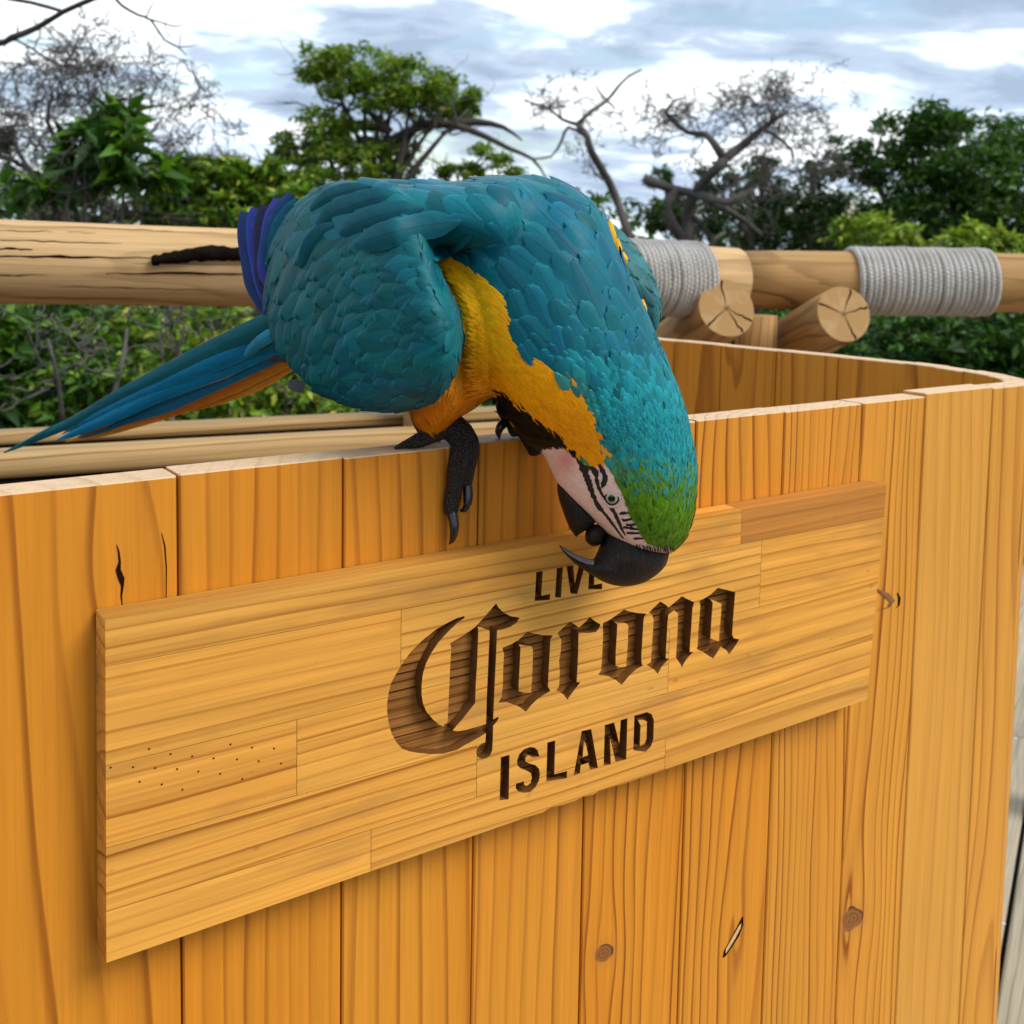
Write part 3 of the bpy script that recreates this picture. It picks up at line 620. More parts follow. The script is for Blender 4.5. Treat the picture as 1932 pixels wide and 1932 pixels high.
# on the wings feathers run from the wrist back to the tips
wm = pr == 3
wx_ = -np.ones(wm.sum()); wy_ = .18+.75*np.clip((720-pu[wm])/190, 0, 1)*np.clip((pv_[wm]-380)/120, 0, 1)-.25*np.clip((pv_[wm]-660)/80, 0, 1)
pd[wm] = AX[None]*wx_[:, None]-AU[None]*wy_[:, None]+AF[None]*.45
lw = wm & (pu > 1100); pd[lw] = AX[None]*.35-AU[None]*.9+AF[None]*.1
bm_ = (pr == 1); pd[bm_] = pd[bm_]+ (-AU[None])*.25
pd += rng.normal(0, 1, pd.shape)*np.where(np.isin(pr, (3, 4)), .16, .10)[:, None]*np.linalg.norm(pd, axis=1)[:, None]
pd -= pn*(pd*pn).sum(1)[:, None]; pd /= np.linalg.norm(pd, axis=1)[:, None]
pb = np.cross(pn, pd)
PW = Wd[picked]*pz/FU*rng.uniform(.72, 1.22, len(picked)); PL = PW*asp[picked]*rng.uniform(.8, 1.25, len(picked))
PC = colour(pu, pv_, pz, pr)*np.where(np.isin(pr, (3, 4))[:, None], rng.uniform(.74, 1.2, (len(picked), 1)), np.where((pr == 1)[:, None], rng.uniform(.88, 1.08, (len(picked), 1)), rng.uniform(.70, 1.25, (len(picked), 1))))*rng.normal(1, .05, (len(picked), 3))
# some neighbouring green or dark strays, as in the plumage
st_ = (rng.random(len(picked)) < .05) & (pr >= 5); PC[st_] *= .45
PC = np.clip(PC, .002, .97)
def feather_grid(idx, rows, cols, follow, lift, jag):
    """verts (n, rows*cols, 3), uv, colour for feathers idx"""
    n = len(idx); t = np.linspace(0, 1, rows); v = 1-(1-t)**1.5; s = np.linspace(-1, 1, cols)
    w = np.where(v > .55, np.clip(1-(np.abs(v-.55)/.455)**2.7, 0, 1)**(1/2.2), .45+.55*np.sin(np.clip(v/.55, 0, 1)*math.pi/2))
    w[-1] = .40; w[-2] = max(w[-2], .70)
    V, S = np.meshgrid(v, s, indexing='ij'); Wg = np.repeat(w[:, None], cols, 1)
    jg = rng.normal(0, jag, (n, rows, cols)); jg[:, :, 1:-1] *= .15; jg[:, -1, :] = rng.normal(0, jag, (n, cols))
    along = (V[None]-.40 - .10*(S[None]**2)*(V[None] > .5)) + jg*.5
    side = S[None]*Wg[None]*.5*(1+jg)
    L, W = PL[idx][:, None, None], PW[idx][:, None, None]
    hgt = lift*L*(V[None]**1.3)*rng.uniform(.3, 1.7, (n, 1, 1)) - .07*W*(S[None]**2) + .0006 + .012*W*(1-np.abs(S[None]))*V[None]
    pos = pp[idx][:, None, None, :] + pd[idx][:, None, None, :]*(along*L)[..., None] + pb[idx][:, None, None, :]*(side*W)[..., None]
    if follow:
        f2 = pos.reshape(-1, 3); nb = np.empty_like(f2); nn = np.empty_like(f2)
        for i, q in enumerate(f2):
            loc, nor, _, _ = bvh.find_nearest(q); nb[i] = loc; nn[i] = nor
        # keep a smooth normal per feather so they lie like shingles
        nn = nn.reshape(n, rows*cols, 3); nn = .35*nn+.65*nn.mean(1, keepdims=True); nn /= np.linalg.norm(nn, axis=2)[..., None]
        pos = nb.reshape(n, rows*cols, 3) + nn*np.maximum(hgt.reshape(n, rows*cols), .0003)[..., None]
    else:
        curv = 9.0
        pos = pos + pn[idx][:, None, None, :]*(hgt - curv*(along*L)**2)[..., None]; pos = pos.reshape(n, rows*cols, 3)
    uv = np.stack([np.repeat((S*.5+.5)[None], n, 0).reshape(n, -1), np.repeat(V[None], n, 0).reshape(n, -1)], 2)
    Fq = []
    for i in range(rows-1):
        for j in range(cols-1):
            a = i*cols+j; Fq.append((a, a+1, a+cols+1, a+cols))
    return pos, uv, np.array(Fq)
def feather_mass(name, idx, rows, cols, follow, lift, jag, label):
    pos, uv, Fq = feather_grid(idx, rows, cols, follow, lift, jag); n = len(idx); k = rows*cols
    Fa = (Fq[None]+(np.arange(n)*k)[:, None, None]).reshape(-1, 4)
    me = fast_mesh(name, pos.reshape(-1, 3), Fa)
    o = fin(name, me, mF, None, True, cols=np.repeat(PC[idx], k, 0), uvs=uv.reshape(-1, 2))
    put_on(o, bird); tag(o, label, kind='stuff'); return o
def feather_single(name, idx, rows, cols, lift, jag):
    pos, uv, Fq = feather_grid(idx, rows, cols, True, lift, jag)
    for a in range(len(idx)):
        me = fast_mesh(name, pos[a], Fq)
        o = fin(name, me, mF, None, True, cols=np.repeat(PC[idx[a:a+1]], rows*cols, 0), uvs=uv[a])
        put_on(o, body)
I = np.arange(len(picked))
vis = (pn*(CAM[None]-pp)).sum(1) > 0
big = I[(pr == 4)]; big = big[np.argsort(-(PW[big]*vis[big]))]
feather_single('back_feather', big[:290], 10, 9, .034, .04)
if len(big) > 290: feather_mass('small_back_feathers', big[290:], 9, 5, True, .05, .03, 'further blue feathers of the back')
wi = I[pr == 3]; wi = wi[np.argsort(-(PW[wi]*vis[wi]))]
feather_single('wing_covert', wi[:290], 8, 5, .05, .03)
if len(wi) > 290: feather_mass('small_wing_coverts', wi[290:], 7, 5, True, .05, .03, 'small teal feathers covering the wings')
feather_mass('neck_feathers', I[pr == 5], 6, 5, False, .06, .05, 'light blue feathers of the neck')
feather_mass('crown_feathers', I[pr == 6], 4, 3, False, .05, .05, 'fine feathers of the head, teal turning green')
feather_mass('breast_feathers', I[pr == 1], 4, 3, False, .035, .05, 'fine orange yellow feathers of throat, breast and thigh')
feather_mass('chin_feathers', I[pr == 2], 4, 3, False, .06, .05, 'fine black feathers of the chin')
print('feathers', len(picked), {int(k): int((pr == k).sum()) for k in np.unique(pr)})

# long quills: tail and folded flight feathers ------------------------------------------------
mQ = mF
def quill(name, path, half, col, under=None, camber=.25, k=5, cols=7, tipj=.08, parent=None, ntilt=None):
    """path: list of (x,y,Z) in picture units; half: half width in picture units per path point; one solid feather, top and underside"""
    S = smooth_path([(*p, h) for p, h in zip(path, half)], k); P = np.array([px(a, b, c_) for a, b, c_, h in S]); Hh = np.array([h*c_/FU for a, b, c_, h in S])
    T = np.gradient(P, axis=0); T /= np.linalg.norm(T, axis=1)[:, None]
    view = (CAM[None]-P); view /= np.linalg.norm(view, axis=1)[:, None]
    if ntilt is not None: view = view + np.asarray(ntilt)[None]
    b = np.cross(T, view); b /= np.linalg.norm(b, axis=1)[:, None]; nn = np.cross(b, T)
    V = []; uv = []; n = len(P); s = np.linspace(-1, 1, cols)
    for lay in (0, 1):
        for i in range(n):
            for q in s:
                jit = 1+random.gauss(0, tipj*.25)*(abs(q) > .9) if i > 2 else 1
                V.append(P[i]+b[i]*q*Hh[i]*jit+nn[i]*(-camber*Hh[i]*q*q - (.0004 if lay else 0)+.06*Hh[i]*(1-abs(q))))
                uv.append((q*.5+.5, i/(n-1)*2.0 % 1.0 if False else i/(n-1)*.98))
    Fs = []; o_ = n*cols
    for i in range(n-1):
        for j in range(cols-1):
            a = i*cols+j; Fs.append((a, a+1, a+cols+1, a+cols)); Fs.append((o_+a, o_+a+cols, o_+a+cols+1, o_+a+1))
    cl = np.vstack([np.tile(col, (n*cols, 1)), np.tile(under if under is not None else col, (n*cols, 1))])
    cl = cl*rng.uniform(.9, 1.1, (len(cl), 1))
    o = mesh_obj(name, V, Fs, mQ, None, True, cols=cl, uvs=uv); put_on(o, parent or bird); return o
TB = [.004, .18, .34]; TG = [.008, .12, .15]; TO = [.55, .20, .02]
def tl(pts, zs): return [(*z4(*p), z) for p, z in zip(pts, zs)]
zt = [.86, .92, .98, 1.03, 1.08, 1.11]
quill('tail_feather', tl([(1480,740),(1150,900),(850,1045),(620,1160),(420,1270),(180,1380),(20,1450)], [.855, .92, .98, 1.03, 1.07, 1.10, 1.12]), [22,22,17,14,10,6,1.5], TG, TO)
quill('tail_feather', tl([(1500,790),(1150,960),(850,1095),(640,1195),(440,1290),(310,1338)], [.865, .925, .985, 1.03, 1.07, 1.09]), [26,20,15,12,8,1], TB, TO)
quill('tail_feather', tl([(1510,840),(1180,1000),(850,1140),(600,1260),(400,1345),(300,1385)], [.875, .93, .99, 1.04, 1.075, 1.09]), [24,20,15,11,7,1], TB, TO)
quill('tail_feather', tl([(1520,890),(1200,1050),(900,1190),(700,1260),(520,1330),(380,1390)], [.885, .94, 1.0, 1.04, 1.07, 1.09]), [20,17,15,11,8,1], [.012,.15,.28], TO)
quill('tail_feather', tl([(1540,940),(1250,1075),(950,1200),(700,1290),(520,1350),(350,1392)], [.895, .95, 1.01, 1.05, 1.075, 1.09]), [18,20,17,12,7,1], TO, TO, camber=.1)
quill('tail_feather', tl([(1570,985),(1350,1080),(1150,1155),(1000,1210),(930,1235)], [.90, .94, .98, 1.01, 1.02]), [8,17,15,9,1], [.60,.23,.02], TO, camber=.1)
quill('tail_feather', tl([(1300,850),(1000,1000),(750,1125),(520,1245)], [.905, .965, 1.02, 1.065]), [9,10,9,2], [.004,.012,.02], TO)  # near-black strip painted in as the shaded gap between tail feathers
quill('tail_feather', tl([(1300,945),(1000,1085),(750,1195),(560,1280)], [.915, .975, 1.025, 1.06]), [6,8,7,2], [.004,.012,.02], TO)  # another dark strip standing in for gap shade, laid as a quill
quill('tail_feather', tl([(1490,800),(1400,850),(1340,900),(1305,935)], [.862, .872, .885, .892]), [14,12,9,2], [.03,.26,.40], TO)
quill('tail_feather', tl([(1560,930),(1480,935),(1420,960)], [.885, .89, .90]), [14,12,3], [.05,.06,.05], TO)
for a_, b_, zz, c_ in (((560,1235),(330,1352),1.075,TG), ((500,1300),(345,1372),1.08,TB), ((640,1270),(420,1372),1.07,[.30,.12,.02]), ((760,1262),(560,1345),1.06,[.30,.12,.02]), ((700,1215),(470,1318),1.06,[.004,.012,.02]), ((420,1268),(90,1412),1.095,TG)):
    m_ = ((a_[0]+b_[0])/2+8, (a_[1]+b_[1])/2-8); quill('tail_feather', tl([a_, m_, b_], [zz-.02, zz-.005, zz+.01]), [7,6,.8], c_, TO)
VB = [[.03,.065,.20], [.05,.075,.40], [.035,.04,.09], [.06,.07,.38], [.02,.07,.19], [.008,.10,.16]]
fl_ = [([(85,330),(82,450),(110,640),(150,830),(215,1010)], .80), ([(150,308),(140,420),(165,620),(195,820),(235,980)], .793), ([(215,285),(195,420),(200,620),(215,800),(240,930)], .786),
       ([(300,250),(258,380),(235,560),(225,720),(235,850)], .779), ([(385,222),(315,330),(268,470),(240,620),(235,760)], .772), ([(430,265),(370,340),(310,450),(270,580),(250,700)], .766)]
for (pts_, z0), c_ in zip(fl_, VB):
    quill('flight_feather', [(*z5(*q), z0+.004*i) for i, q in enumerate(pts_)][::-1], [8, 15+random.uniform(0, 8), 21, 19, 13], c_, camber=.35)
quill('flight_feather', [(*z5(*q), .80) for q in ((460,1500),(420,1490),(380,1475),(358,1455))], [10,12,11,4], [.12,.12,.14])
# yellow tufts under the far wing
for q in ((1152,448,.745,11,30),(1162,478,.75,9,22),(1176,490,.752,9,14),(1214,583,.755,7,18),(1166,470,.75,8,20)):
    quill('tuft_feather', [(q[0]-3, q[1]-q[4], q[2]), (q[0], q[1], q[2]-.002), (q[0]+4, q[1]+q[4], q[2])], [q[3]*.5, q[3], 2], [.80, .42, .01])

# face: dark feather lines, eye ----------------------------------------------------------------
def hit(x, y):
    d = ray(x, y); L = np.linalg.norm(d); loc, nor, _, _ = bvh.ray_cast(Vector(CAM), Vector(d/L))
    if loc is None:
        p = px(x, y, .70); loc, nor, _, _ = bvh.find_nearest(Vector(p))
    return np.array(loc), np.array(nor)
for q, hw in (([(870,418),(830,422),(790,428),(745,438),(705,450),(668,462)], 26), ([(800,392),(760,398),(715,408),(675,422),(640,440)], 24), ([(760,368),(715,374),(670,386),(630,404),(598,428)], 24), ([(890,446),(862,458),(838,472),(818,490)], 16), ([(700,352),(660,360),(620,374),(585,396)], 18), ([(640,420),(610,440),(585,470),(565,505)], 20)):
    n_q = len(q); quill('scapular_feather', [(x, y, proj(hit(x, y)[0])[2]-.0025-(.011 if hw == 26 else .006)*i/n_q) for i, (x, y) in enumerate(q)], [hw*.12]+[hw*.9]+[hw]*(n_q-3)+[hw*.35], [.007,.10,.13], camber=.22, ntilt=AU*.15)
mK = simple('black_facial_feather', (.012, .009, .008), .7, 200, .5)
def stroke(pts_, wd):
    S = smooth_path([(*z8(*p), w_) for p, w_ in zip(pts_, wd)], 6); V = []
    H_ = [hit(a, b) for a, b, c_ in S]; P = np.array([h[0] for h in H_]); N_ = np.array([h[1] for h in H_]); N_ = .3*N_+.7*N_.mean(0)
    T = np.gradient(P, axis=0); T /= np.linalg.norm(T, axis=1)[:, None]+1e-9
    for i in range(len(S)):
        b = np.cross(T[i], N_[i]); b /= np.linalg.norm(b)+1e-9; h = S[i][2]*.19443*.70/FU*random.uniform(.7, 1.4)*.66
        V += [P[i]-b*h+N_[i]*.0002, P[i]+N_[i]*.0011, P[i]+b*h+N_[i]*.0002]
    Fs = []
    for i in range(len(S)-1):
        a = i*3; Fs += [(a, a+1, a+4, a+3), (a+1, a+2, a+5, a+4)]
    put_on(mesh_obj('face_stripe', V, Fs, mK, None, True), bird)
stroke([(430,330),(500,400),(560,480),(590,560),(620,640),(660,760),(720,880),(790,960),(850,1040),(910,1120),(960,1180)], [10,20,60,52,44,38,40,36,26,18,6])
stroke([(590,470),(660,510),(690,560),(705,650),(740,740),(800,830),(860,920),(900,1000),(940,1090),(975,1150)], [20,46,34,26,26,24,28,26,22,6])
stroke([(720,460),(750,520),(780,590),(765,650),(748,690)], [26,36,32,34,10])
stroke([(770,800),(830,880),(880,950),(920,1030),(950,1110)], [8,22,24,18,6])
for a in ([(920,945),(960,938),(1005,935)], [(950,990),(960,1010),(1010,1000),(1055,985)], [(985,1050),(1030,1055),(1085,1040)], [(955,1075),(1000,1080),(1060,1090),(1110,1095)], [(990,1130),(1060,1132),(1145,1130)], [(1060,1185),(1110,1183),(1160,1180)]):
    stroke(a, [20]+[26]*(len(a)-2)+[12])
for i in range(26):
    x0 = 1080+i*14+random.uniform(-8, 8); y0 = 1290+ (x0-1100)*.02+random.uniform(-15, 15)
    stroke([(x0, y0-40), (x0+8, y0), (x0+14, y0+random.uniform(20, 45))], [5, 5, 2])
ep, en = hit(*z8(845, 790)); er = .0051
def ball(c, r, nrm=None, sq=(1, 1, 1), seg=20):
    V = []; Fs = []
    for i in range(seg//2+1):
        for j in range(seg):
            th, ph = math.pi*i/(seg//2), 2*math.pi*j/seg
            V.append(np.array(c)+r*np.array([math.sin(th)*math.cos(ph)*sq[0], math.sin(th)*math.sin(ph)*sq[1], math.cos(th)*sq[2]]))
    for i in range(seg//2):
        for j in range(seg):
            j2 = (j+1) % seg; Fs.append((i*seg+j, (i+1)*seg+j, (i+1)*seg+j2, i*seg+j2))
    return V, Fs
def glossy(name, c, rough=.08): 
    m, g = mat_new(name); finish(g, {'Base Color': (*c, 1), 'Roughness': rough, 'Specular IOR Level': .6}); return m
en = .5*en + .5*(CAM-ep)/np.linalg.norm(CAM-ep); en /= np.linalg.norm(en)
ec = ep-en*.0030
V, Fs = ball(ec, er); eye = mesh_obj('eye', V, Fs, glossy('pale_iris', (.36, .35, .20), .1), None, True); put_on(eye, bird); tag(eye, 'pale yellow eye with black pupil')
def disc_on(c, n_, r, hgt, seg=18, sx_=1.0):
    a = np.cross(n_, AU); a /= np.linalg.norm(a); b = np.cross(n_, a)
    V = [c+n_*hgt]; 
    for q in (.6, 1.0):
        for j in range(seg):
            th = 2*math.pi*j/seg; rr = r*q; V.append(c+a*math.cos(th)*rr*sx_+b*math.sin(th)*rr+n_*(math.sqrt(max(er*er-rr*rr, 0))+hgt-er))
    Fs = [(0, 1+j, 1+(j+1) % seg) for j in range(seg)]+[(1+j, 1+seg+j, 1+seg+(j+1) % seg, 1+(j+1) % seg) for j in range(seg)]
    return V, Fs
V, Fs = disc_on(ec, en, .0023, er+.00012); pu_ = mesh_obj('pupil', V, Fs, glossy('black_pupil', (.004, .004, .004), .05), None, True); put_on(pu_, eye)
def ring_tube(c, n_, r, rr, mat, name, sx_=1.0, lift=0.0):
    a = np.cross(n_, AU); a /= np.linalg.norm(a); b = np.cross(n_, a); tilt = R(-25)
    P = []
    for j in range(24):
        th = 2*math.pi*j/24; e = a*math.cos(th)*r*sx_+b*math.sin(th)*r; P.append(c+n_*lift + e)
    V = []; Fs = []
    for i, p in enumerate(P):
        rd = (p-c-n_*lift); rd /= np.linalg.norm(rd)
        for j in range(8):
            th = 2*math.pi*j/8; V.append(p+(rd*math.cos(th)+n_*math.sin(th))*rr)
    for i in range(24):
        for j in range(8):
            i2, j2 = (i+1) % 24, (j+1) % 8; Fs.append((i*8+j, i*8+j2, i2*8+j2, i2*8+j))
    put_on(mesh_obj(name, V, Fs, mat, None, True), eye)
ring_tube(ec, en, .0044, .0007, mK, 'eye_rim', .9, .0029)
ring_tube(ec, en, .0060, .0012, simple('eyelid_skin', (.60, .41, .36), .6, 300, .4), 'eyelid', .95, .0020)

# beak ------------------------------------------------------------------------------------------
mBk, g = mat_new('black_horn')
vc = g.attr('Col', 'GEOMETRY', 'Color'); co = g.n('ShaderNodeTexCoord').outputs['Object']
sc1 = g.noise(g.v('MULTIPLY', co, (420, 420, 160)), 1.0, 4, .65, 1.5)
cc_ = g.mix(g.ramp(sc1, [(.5, 0.0), (.72, .8)]), vc, (.05, .026, .014))
finish(g, {'Base Color': cc_, 'Roughness': g.m('ADD', .28, g.m('MULTIPLY', sc1, .35)), 'Specular IOR Level': .22}, g.m('ADD', sc1, g.noise(co, 60, 2)), .6, .0015)
def beak(name, st, tag_, under=None):
    V, Fs = loft([(*z8(*a), *z8(*b), Z, h) for a, b, Z, h in st], 5, 24)
    S = len(V); c = np.tile([.011, .008, .007], (S, 1)); 
    o = mesh_obj(name, V, Fs, mBk, None, True, cols=c); put_on(o, bird); tag(o, tag_); return o
beak('upper_beak', [((1440,1240),(800,1060),.722,.018),((1400,1345),(770,1140),.721,.0195),((1370,1440),(738,1220),.720,.0205),((1290,1530),(715,1290),.719,.020),((1140,1620),(692,1340),.718,.018),((960,1650),(668,1382),.717,.016),((800,1622),(640,1384),.716,.013),
      ((660,1548),(590,1374),.715,.0105),((540,1468),(500,1342),.714,.008),((440,1388),(420,1296),.713,.0055),((362,1302),(350,1256),.713,.003),((332,1248),(328,1244),.713,.0006)], 'curved black upper beak')
beak('lower_beak', [((330,600),(430,600),.716,.010),((312,680),(470,690),.715,.014),((330,800),(560,800),.714,.0155),((362,900),(640,910),.713,.0155),((402,1010),(690,1000),.713,.0145),((440,1095),(660,1060),.713,.011),((480,1150),(590,1110),.713,.006),((500,1172),(520,1150),.713,.001)], 'short black lower beak')
beak('tongue', [((640,1045),(720,1050),.716,.004),((600,1090),(775,1080),.715,.0085),((584,1160),(780,1150),.714,.010),((600,1220),(760,1215),.714,.0085),((650,1262),(715,1255),.714,.003)], 'round black tongue')
# grey inner edge of the upper beak
V = []; Fs = []
Lg = smooth_path([(*z8(*a), *z8(*b)) for a, b in (((345,1258),(352,1275)),((420,1300),(430,1345)),((500,1345),(520,1400)),((590,1378),(600,1432)),((660,1395),(650,1440)),((672,1420),(668,1436)))], 4)
for a0, b0, a1, b1 in Lg:
    q = (Lg.tolist().index([a0, b0, a1, b1]))/(len(Lg)-1)
    zf_ = .713-.003-.0075*min(1, q*1.3)
    V += [px(a0, b0, zf_-.0006), px((a0+a1)/2, (b0+b1)/2, zf_-.0026), px(a1, b1, zf_-.0028)]
for i in range(len(Lg)-1):
    a = i*3; Fs += [(a, a+1, a+4, a+3), (a+1, a+2, a+5, a+4)]
o = mesh_obj('beak_inner_edge', V, Fs, simple('grey_horn', (.09, .08, .085), .5, 300, .6, .0005, 500), None, True); put_on(o, bird)

# feet ------------------------------------------------------------------------------------------
mFt, g = mat_new('scaly_dark_foot')
co = g.n('ShaderNodeTexCoord').outputs['Object']
vo = g.n('ShaderNodeTexVoronoi', {'Vector': co, 'Scale': 620.0, 'Randomness': .8}); vd = vo.outputs['Distance']
cc_ = g.mix(g.ramp(vd, [(.15, 1.0), (.6, 0.0)]), (.004, .003, .0025), (.030, .022, .019))
finish(g, {'Base Color': cc_, 'Roughness': .5, 'Specular IOR Level': .4}, g.m('SUBTRACT', 1.0, vd), .9, .0018)
mCl = glossy('black_claw', (.012, .010, .010), .25)
def zfront(x, y, n=0.0):
    d = ray(x, y); return ((P0+NB*n-CAM)@NB)/(d@NB)
def foot_tube(pts_, off):
    P = []; Rr = []
    for x, y, r_ in pts_:
        X, Y = z7(x, y); Z = zfront(X, Y)-off; Z = Z if not callable(off) else 0
        P.append(px(X, Y, Z)); Rr.append(r_*.17674*Z/FU)
    return P, Rr
def ft(pts_):            # pts: (x, y, radius, depth offset before the front plane)
    P = []; Rr = []
    for x, y, r_, off in pts_:
        X, Y = z7(x, y); Z = zfront(X, Y)-off; P.append(px(X, Y, Z)); Rr.append(r_*.17674*Z/FU*1.32)
    return P, Rr
def make_foot(tubes, claws, label):
    me = voxel([tube(*ft(t), 12, 5) for t in tubes], .0011, 2)
    f_ = fin('foot', me, mFt, None, True); put_on(f_, bird); tag(f_, label)
    for c_ in claws:
        V, Fs = tube(*ft(c_), 12, 6); cl = mesh_obj('claw', V, Fs, mCl, None, True); put_on(cl, f_)
make_foot([[(150,728,14,-.008),(260,690,34,-.008),(400,650,62,-.006),(560,575,78,-.004),(720,500,92,-.002),(850,520,88,.000)],
           [(440,560,80,-.006),(600,480,108,-.006),(750,495,118,-.004),(870,560,100,.002),(930,620,84,.004)],
           [(880,540,82,.000),(960,660,74,.005),(960,800,72,.006),(930,950,66,.0065),(925,1080,52,.0065),(935,1140,40,.0065)],
           [(800,560,95,-.002),(860,680,90,.004),(850,820,88,.006),(815,980,80,.0065),(795,1130,70,.006),(770,1270,72,.0055),(755,1390,62,.006),(755,1430,48,.006)]],
          [[(932,1110,40,.0068),(940,1230,40,.009),(930,1330,33,.010),(895,1385,22,.009),(850,1392,6,.007)],
           [(762,1390,46,.0065),(785,1490,43,.010),(792,1600,36,.012),(772,1700,24,.011),(738,1752,6,.009)]], 'scaly dark foot gripping the counter edge with two toes')
make_foot([[(1300,230,60,-.020),(1340,330,70,-.018),(1420,420,75,-.012),(1480,500,78,-.006)], [(1420,460,60,-.010),(1450,530,66,-.006),(1480,560,56,-.004)], [(1460,480,70,-.004),(1570,560,80,.002),(1640,700,70,.006),(1660,800,50,.007)]],
          [[(1400,450,36,-.012),(1330,455,40,-.012),(1285,500,36,-.012),(1265,560,28,-.012),(1275,628,6,-.010)]], 'scaly dark far foot with a curved claw on the counter edge')

# ------------------------------------------------------------------ deck and ground
gm = simple('dark_leaf_litter', (.05, .055, .022), .9, 3, .8, .02, 30)
V = []; n_ = 60
for i in range(n_+1):
    for j in range(n_+1):
        a = (i/n_*2-1); b = (j/n_*2-1); x = math.copysign(abs(a)**2.2*420, a); y = math.copysign(abs(b)**2.2*420, b)
        V.append((x, y, -.75+.12*math.sin(x*.7+y*.4)*math.cos(y*.5)))
Fs = [(i*(n_+1)+j, (i+1)*(n_+1)+j, (i+1)*(n_+1)+j+1, i*(n_+1)+j+1) for i in range(n_) for j in range(n_)]
tag(mesh_obj('ground', V, Fs, gm, None, True), kind='structure')
a = on_z(1930, 1560, 0); b = on_z(1875, 1900, 0); DD = (a-b)/np.linalg.norm(a-b); DN = np.array([-DD[1], DD[0], 0])
ang = math.atan2(DD[1], DD[0])
deck = mesh_obj('deck', [(-4, -3, -.14), (4, -3, -.14), (4, 4, -.14), (-4, 4, -.14)] + [(-4, -3, -.06), (4, -3, -.06), (4, 4, -.06), (-4, 4, -.06)],
                [(0, 3, 2, 1), (4, 5, 6, 7), (0, 1, 5, 4), (1, 2, 6, 5), (2, 3, 7, 6), (3, 0, 4, 7)], simple('dark_joist', (.04, .03, .02)), None)
tag(deck, 'timber deck of silvered boards under the counter', kind='structure')
bw = .145
def deck_board(off, s0, s1):
    h = bw/2-.004; L = (s1-s0)/2
    prof = [(-h, -.03), (h, -.03), (h, -.003), (h-.003, 0), (-h+.003, 0), (-h, -.003)]
    V = [(-L, p, q) for p, q in prof]+[(L, p, q) for p, q in prof]
    Fs = [(i, (i+1) % 6, 6+(i+1) % 6, 6+i) for i in range(6)]+[tuple(range(5, -1, -1)), tuple(range(6, 12))]
    c = a + DN*off + DD*((s0+s1)/2); c[2] = 0
    o = mesh_obj('deck_board', V, Fs, M['deck'], mw=Matrix.Translation(Vector(c))@Matrix.Rotation(ang, 4, 'Z'))
    woody(o, f=random.uniform(60, 110)); put_on(o, deck)
for i in range(-16, 9):
    j0 = on_z(1900, 1385, 0); sj = (j0-a)@DD + (random.uniform(-.8, .8) if i not in (0, 1) else 0)
    off = (i+.5)*bw*(1); deck_board(off, -2.6, sj-.002); deck_board(off, sj+.002, 2.3)
nm = simple('galvanised_nail', (.55, .55, .55), .3)
for q in ((1885,1393),(1907,1392),(1916,1393),(1893,1742)):
    c = on_z(*q, .0008); V = [c+np.array([.004*math.cos(t), .004*math.sin(t), 0]) for t in np.linspace(0, 6.283, 9)[:-1]]+[c+np.array([0, 0, .0012])]
    put_on(mesh_obj('nail', V, [(i, (i+1) % 8, 8) for i in range(8)], nm), deck)

# ------------------------------------------------------------------ log railing
def log_mesh(L, r0, r1, seg=36, rings=24, wob=.03, seed=0):
    rr = np.random.default_rng(seed); V = []; Fs = []
    ph = rr.uniform(0, 6, 6)
    for i in range(rings+1):
        t = i/rings; r_ = r0*(1-t)+r1*t
        for j in range(seg):
            th = 2*math.pi*j/seg
            q = 1+wob*.35*math.sin(2*th+ph[0]+t*2)+wob*.25*math.sin(3*th+ph[1]-t*3)+wob*.3*math.sin(t*9+ph[2])
            crack = sum(.045*math.exp(-((th-c-.12*math.sin(t*5+c))/.022)**2)*(t > a_)*(t < b_) for c, a_, b_ in cracks)
            e = 1.0 if 0 < i < rings else .97
            V.append((r_*q*(e-crack)*math.cos(th), r_*q*(e-crack)*math.sin(th), t*L))
    for i in range(rings):
        for j in range(seg):
            j2 = (j+1) % seg; Fs.append((i*seg+j, i*seg+j2, (i+1)*seg+j2, (i+1)*seg+j))
    V += [(0, 0, 0), (0, 0, L)]; c0 = len(V)-2
    for j in range(seg):
        j2 = (j+1) % seg; Fs += [(c0, j2, j), (c0+1, rings*seg+j, rings*seg+j2)]
    return V, Fs
mEnd, g = mat_new('log_end_grain')
co = g.n('ShaderNodeTexCoord').outputs['Object']; x, y, z = g.sep(co)
rr_ = g.m('SQRT', g.m('ADD', g.m('MULTIPLY', x, x), g.m('MULTIPLY', y, y))); an = g.m('ARCTAN2', y, x)
rn = g.m('ADD', rr_, g.m('MULTIPLY', g.noise(co, 40, 2), .004)); wv = g.m('FRACT', g.m('MULTIPLY', rn, 190))
rad = g.noise(g.xyz(g.m('MULTIPLY', an, 9.0), rr_, 0.0), 1.0, 3)
cE_ = g.mix(g.m('MULTIPLY', wv, .5), (.36, .21, .08), (.25, .135, .045)); cE_ = g.mix(g.ramp(rad, [(.58, 0.0), (.75, .6)]), cE_, (.26, .14, .05))
cE_ = g.mix(g.ramp(rr_, [(.003, 1.0), (.007, 0.0)]), cE_, (.12, .06, .025))
cE_ = g.mix(g.ramp(g.noise(co, 25, 4), [(.5, 0.0), (.75, .55)]), cE_, (.50, .36, .18))
finish(g, {'Base Color': cE_, 'Roughness': .7, 'Specular IOR Level': .2}, rad, .5, .001)
def frame_to(p, q):
    d = np.asarray(q)-np.asarray(p); L = np.linalg.norm(d); z = Vector(d/L); qn = Vector((0, 0, 1)).rotation_difference(z)
    return Matrix.Translation(Vector(p))@qn.to_matrix().to_4x4(), L
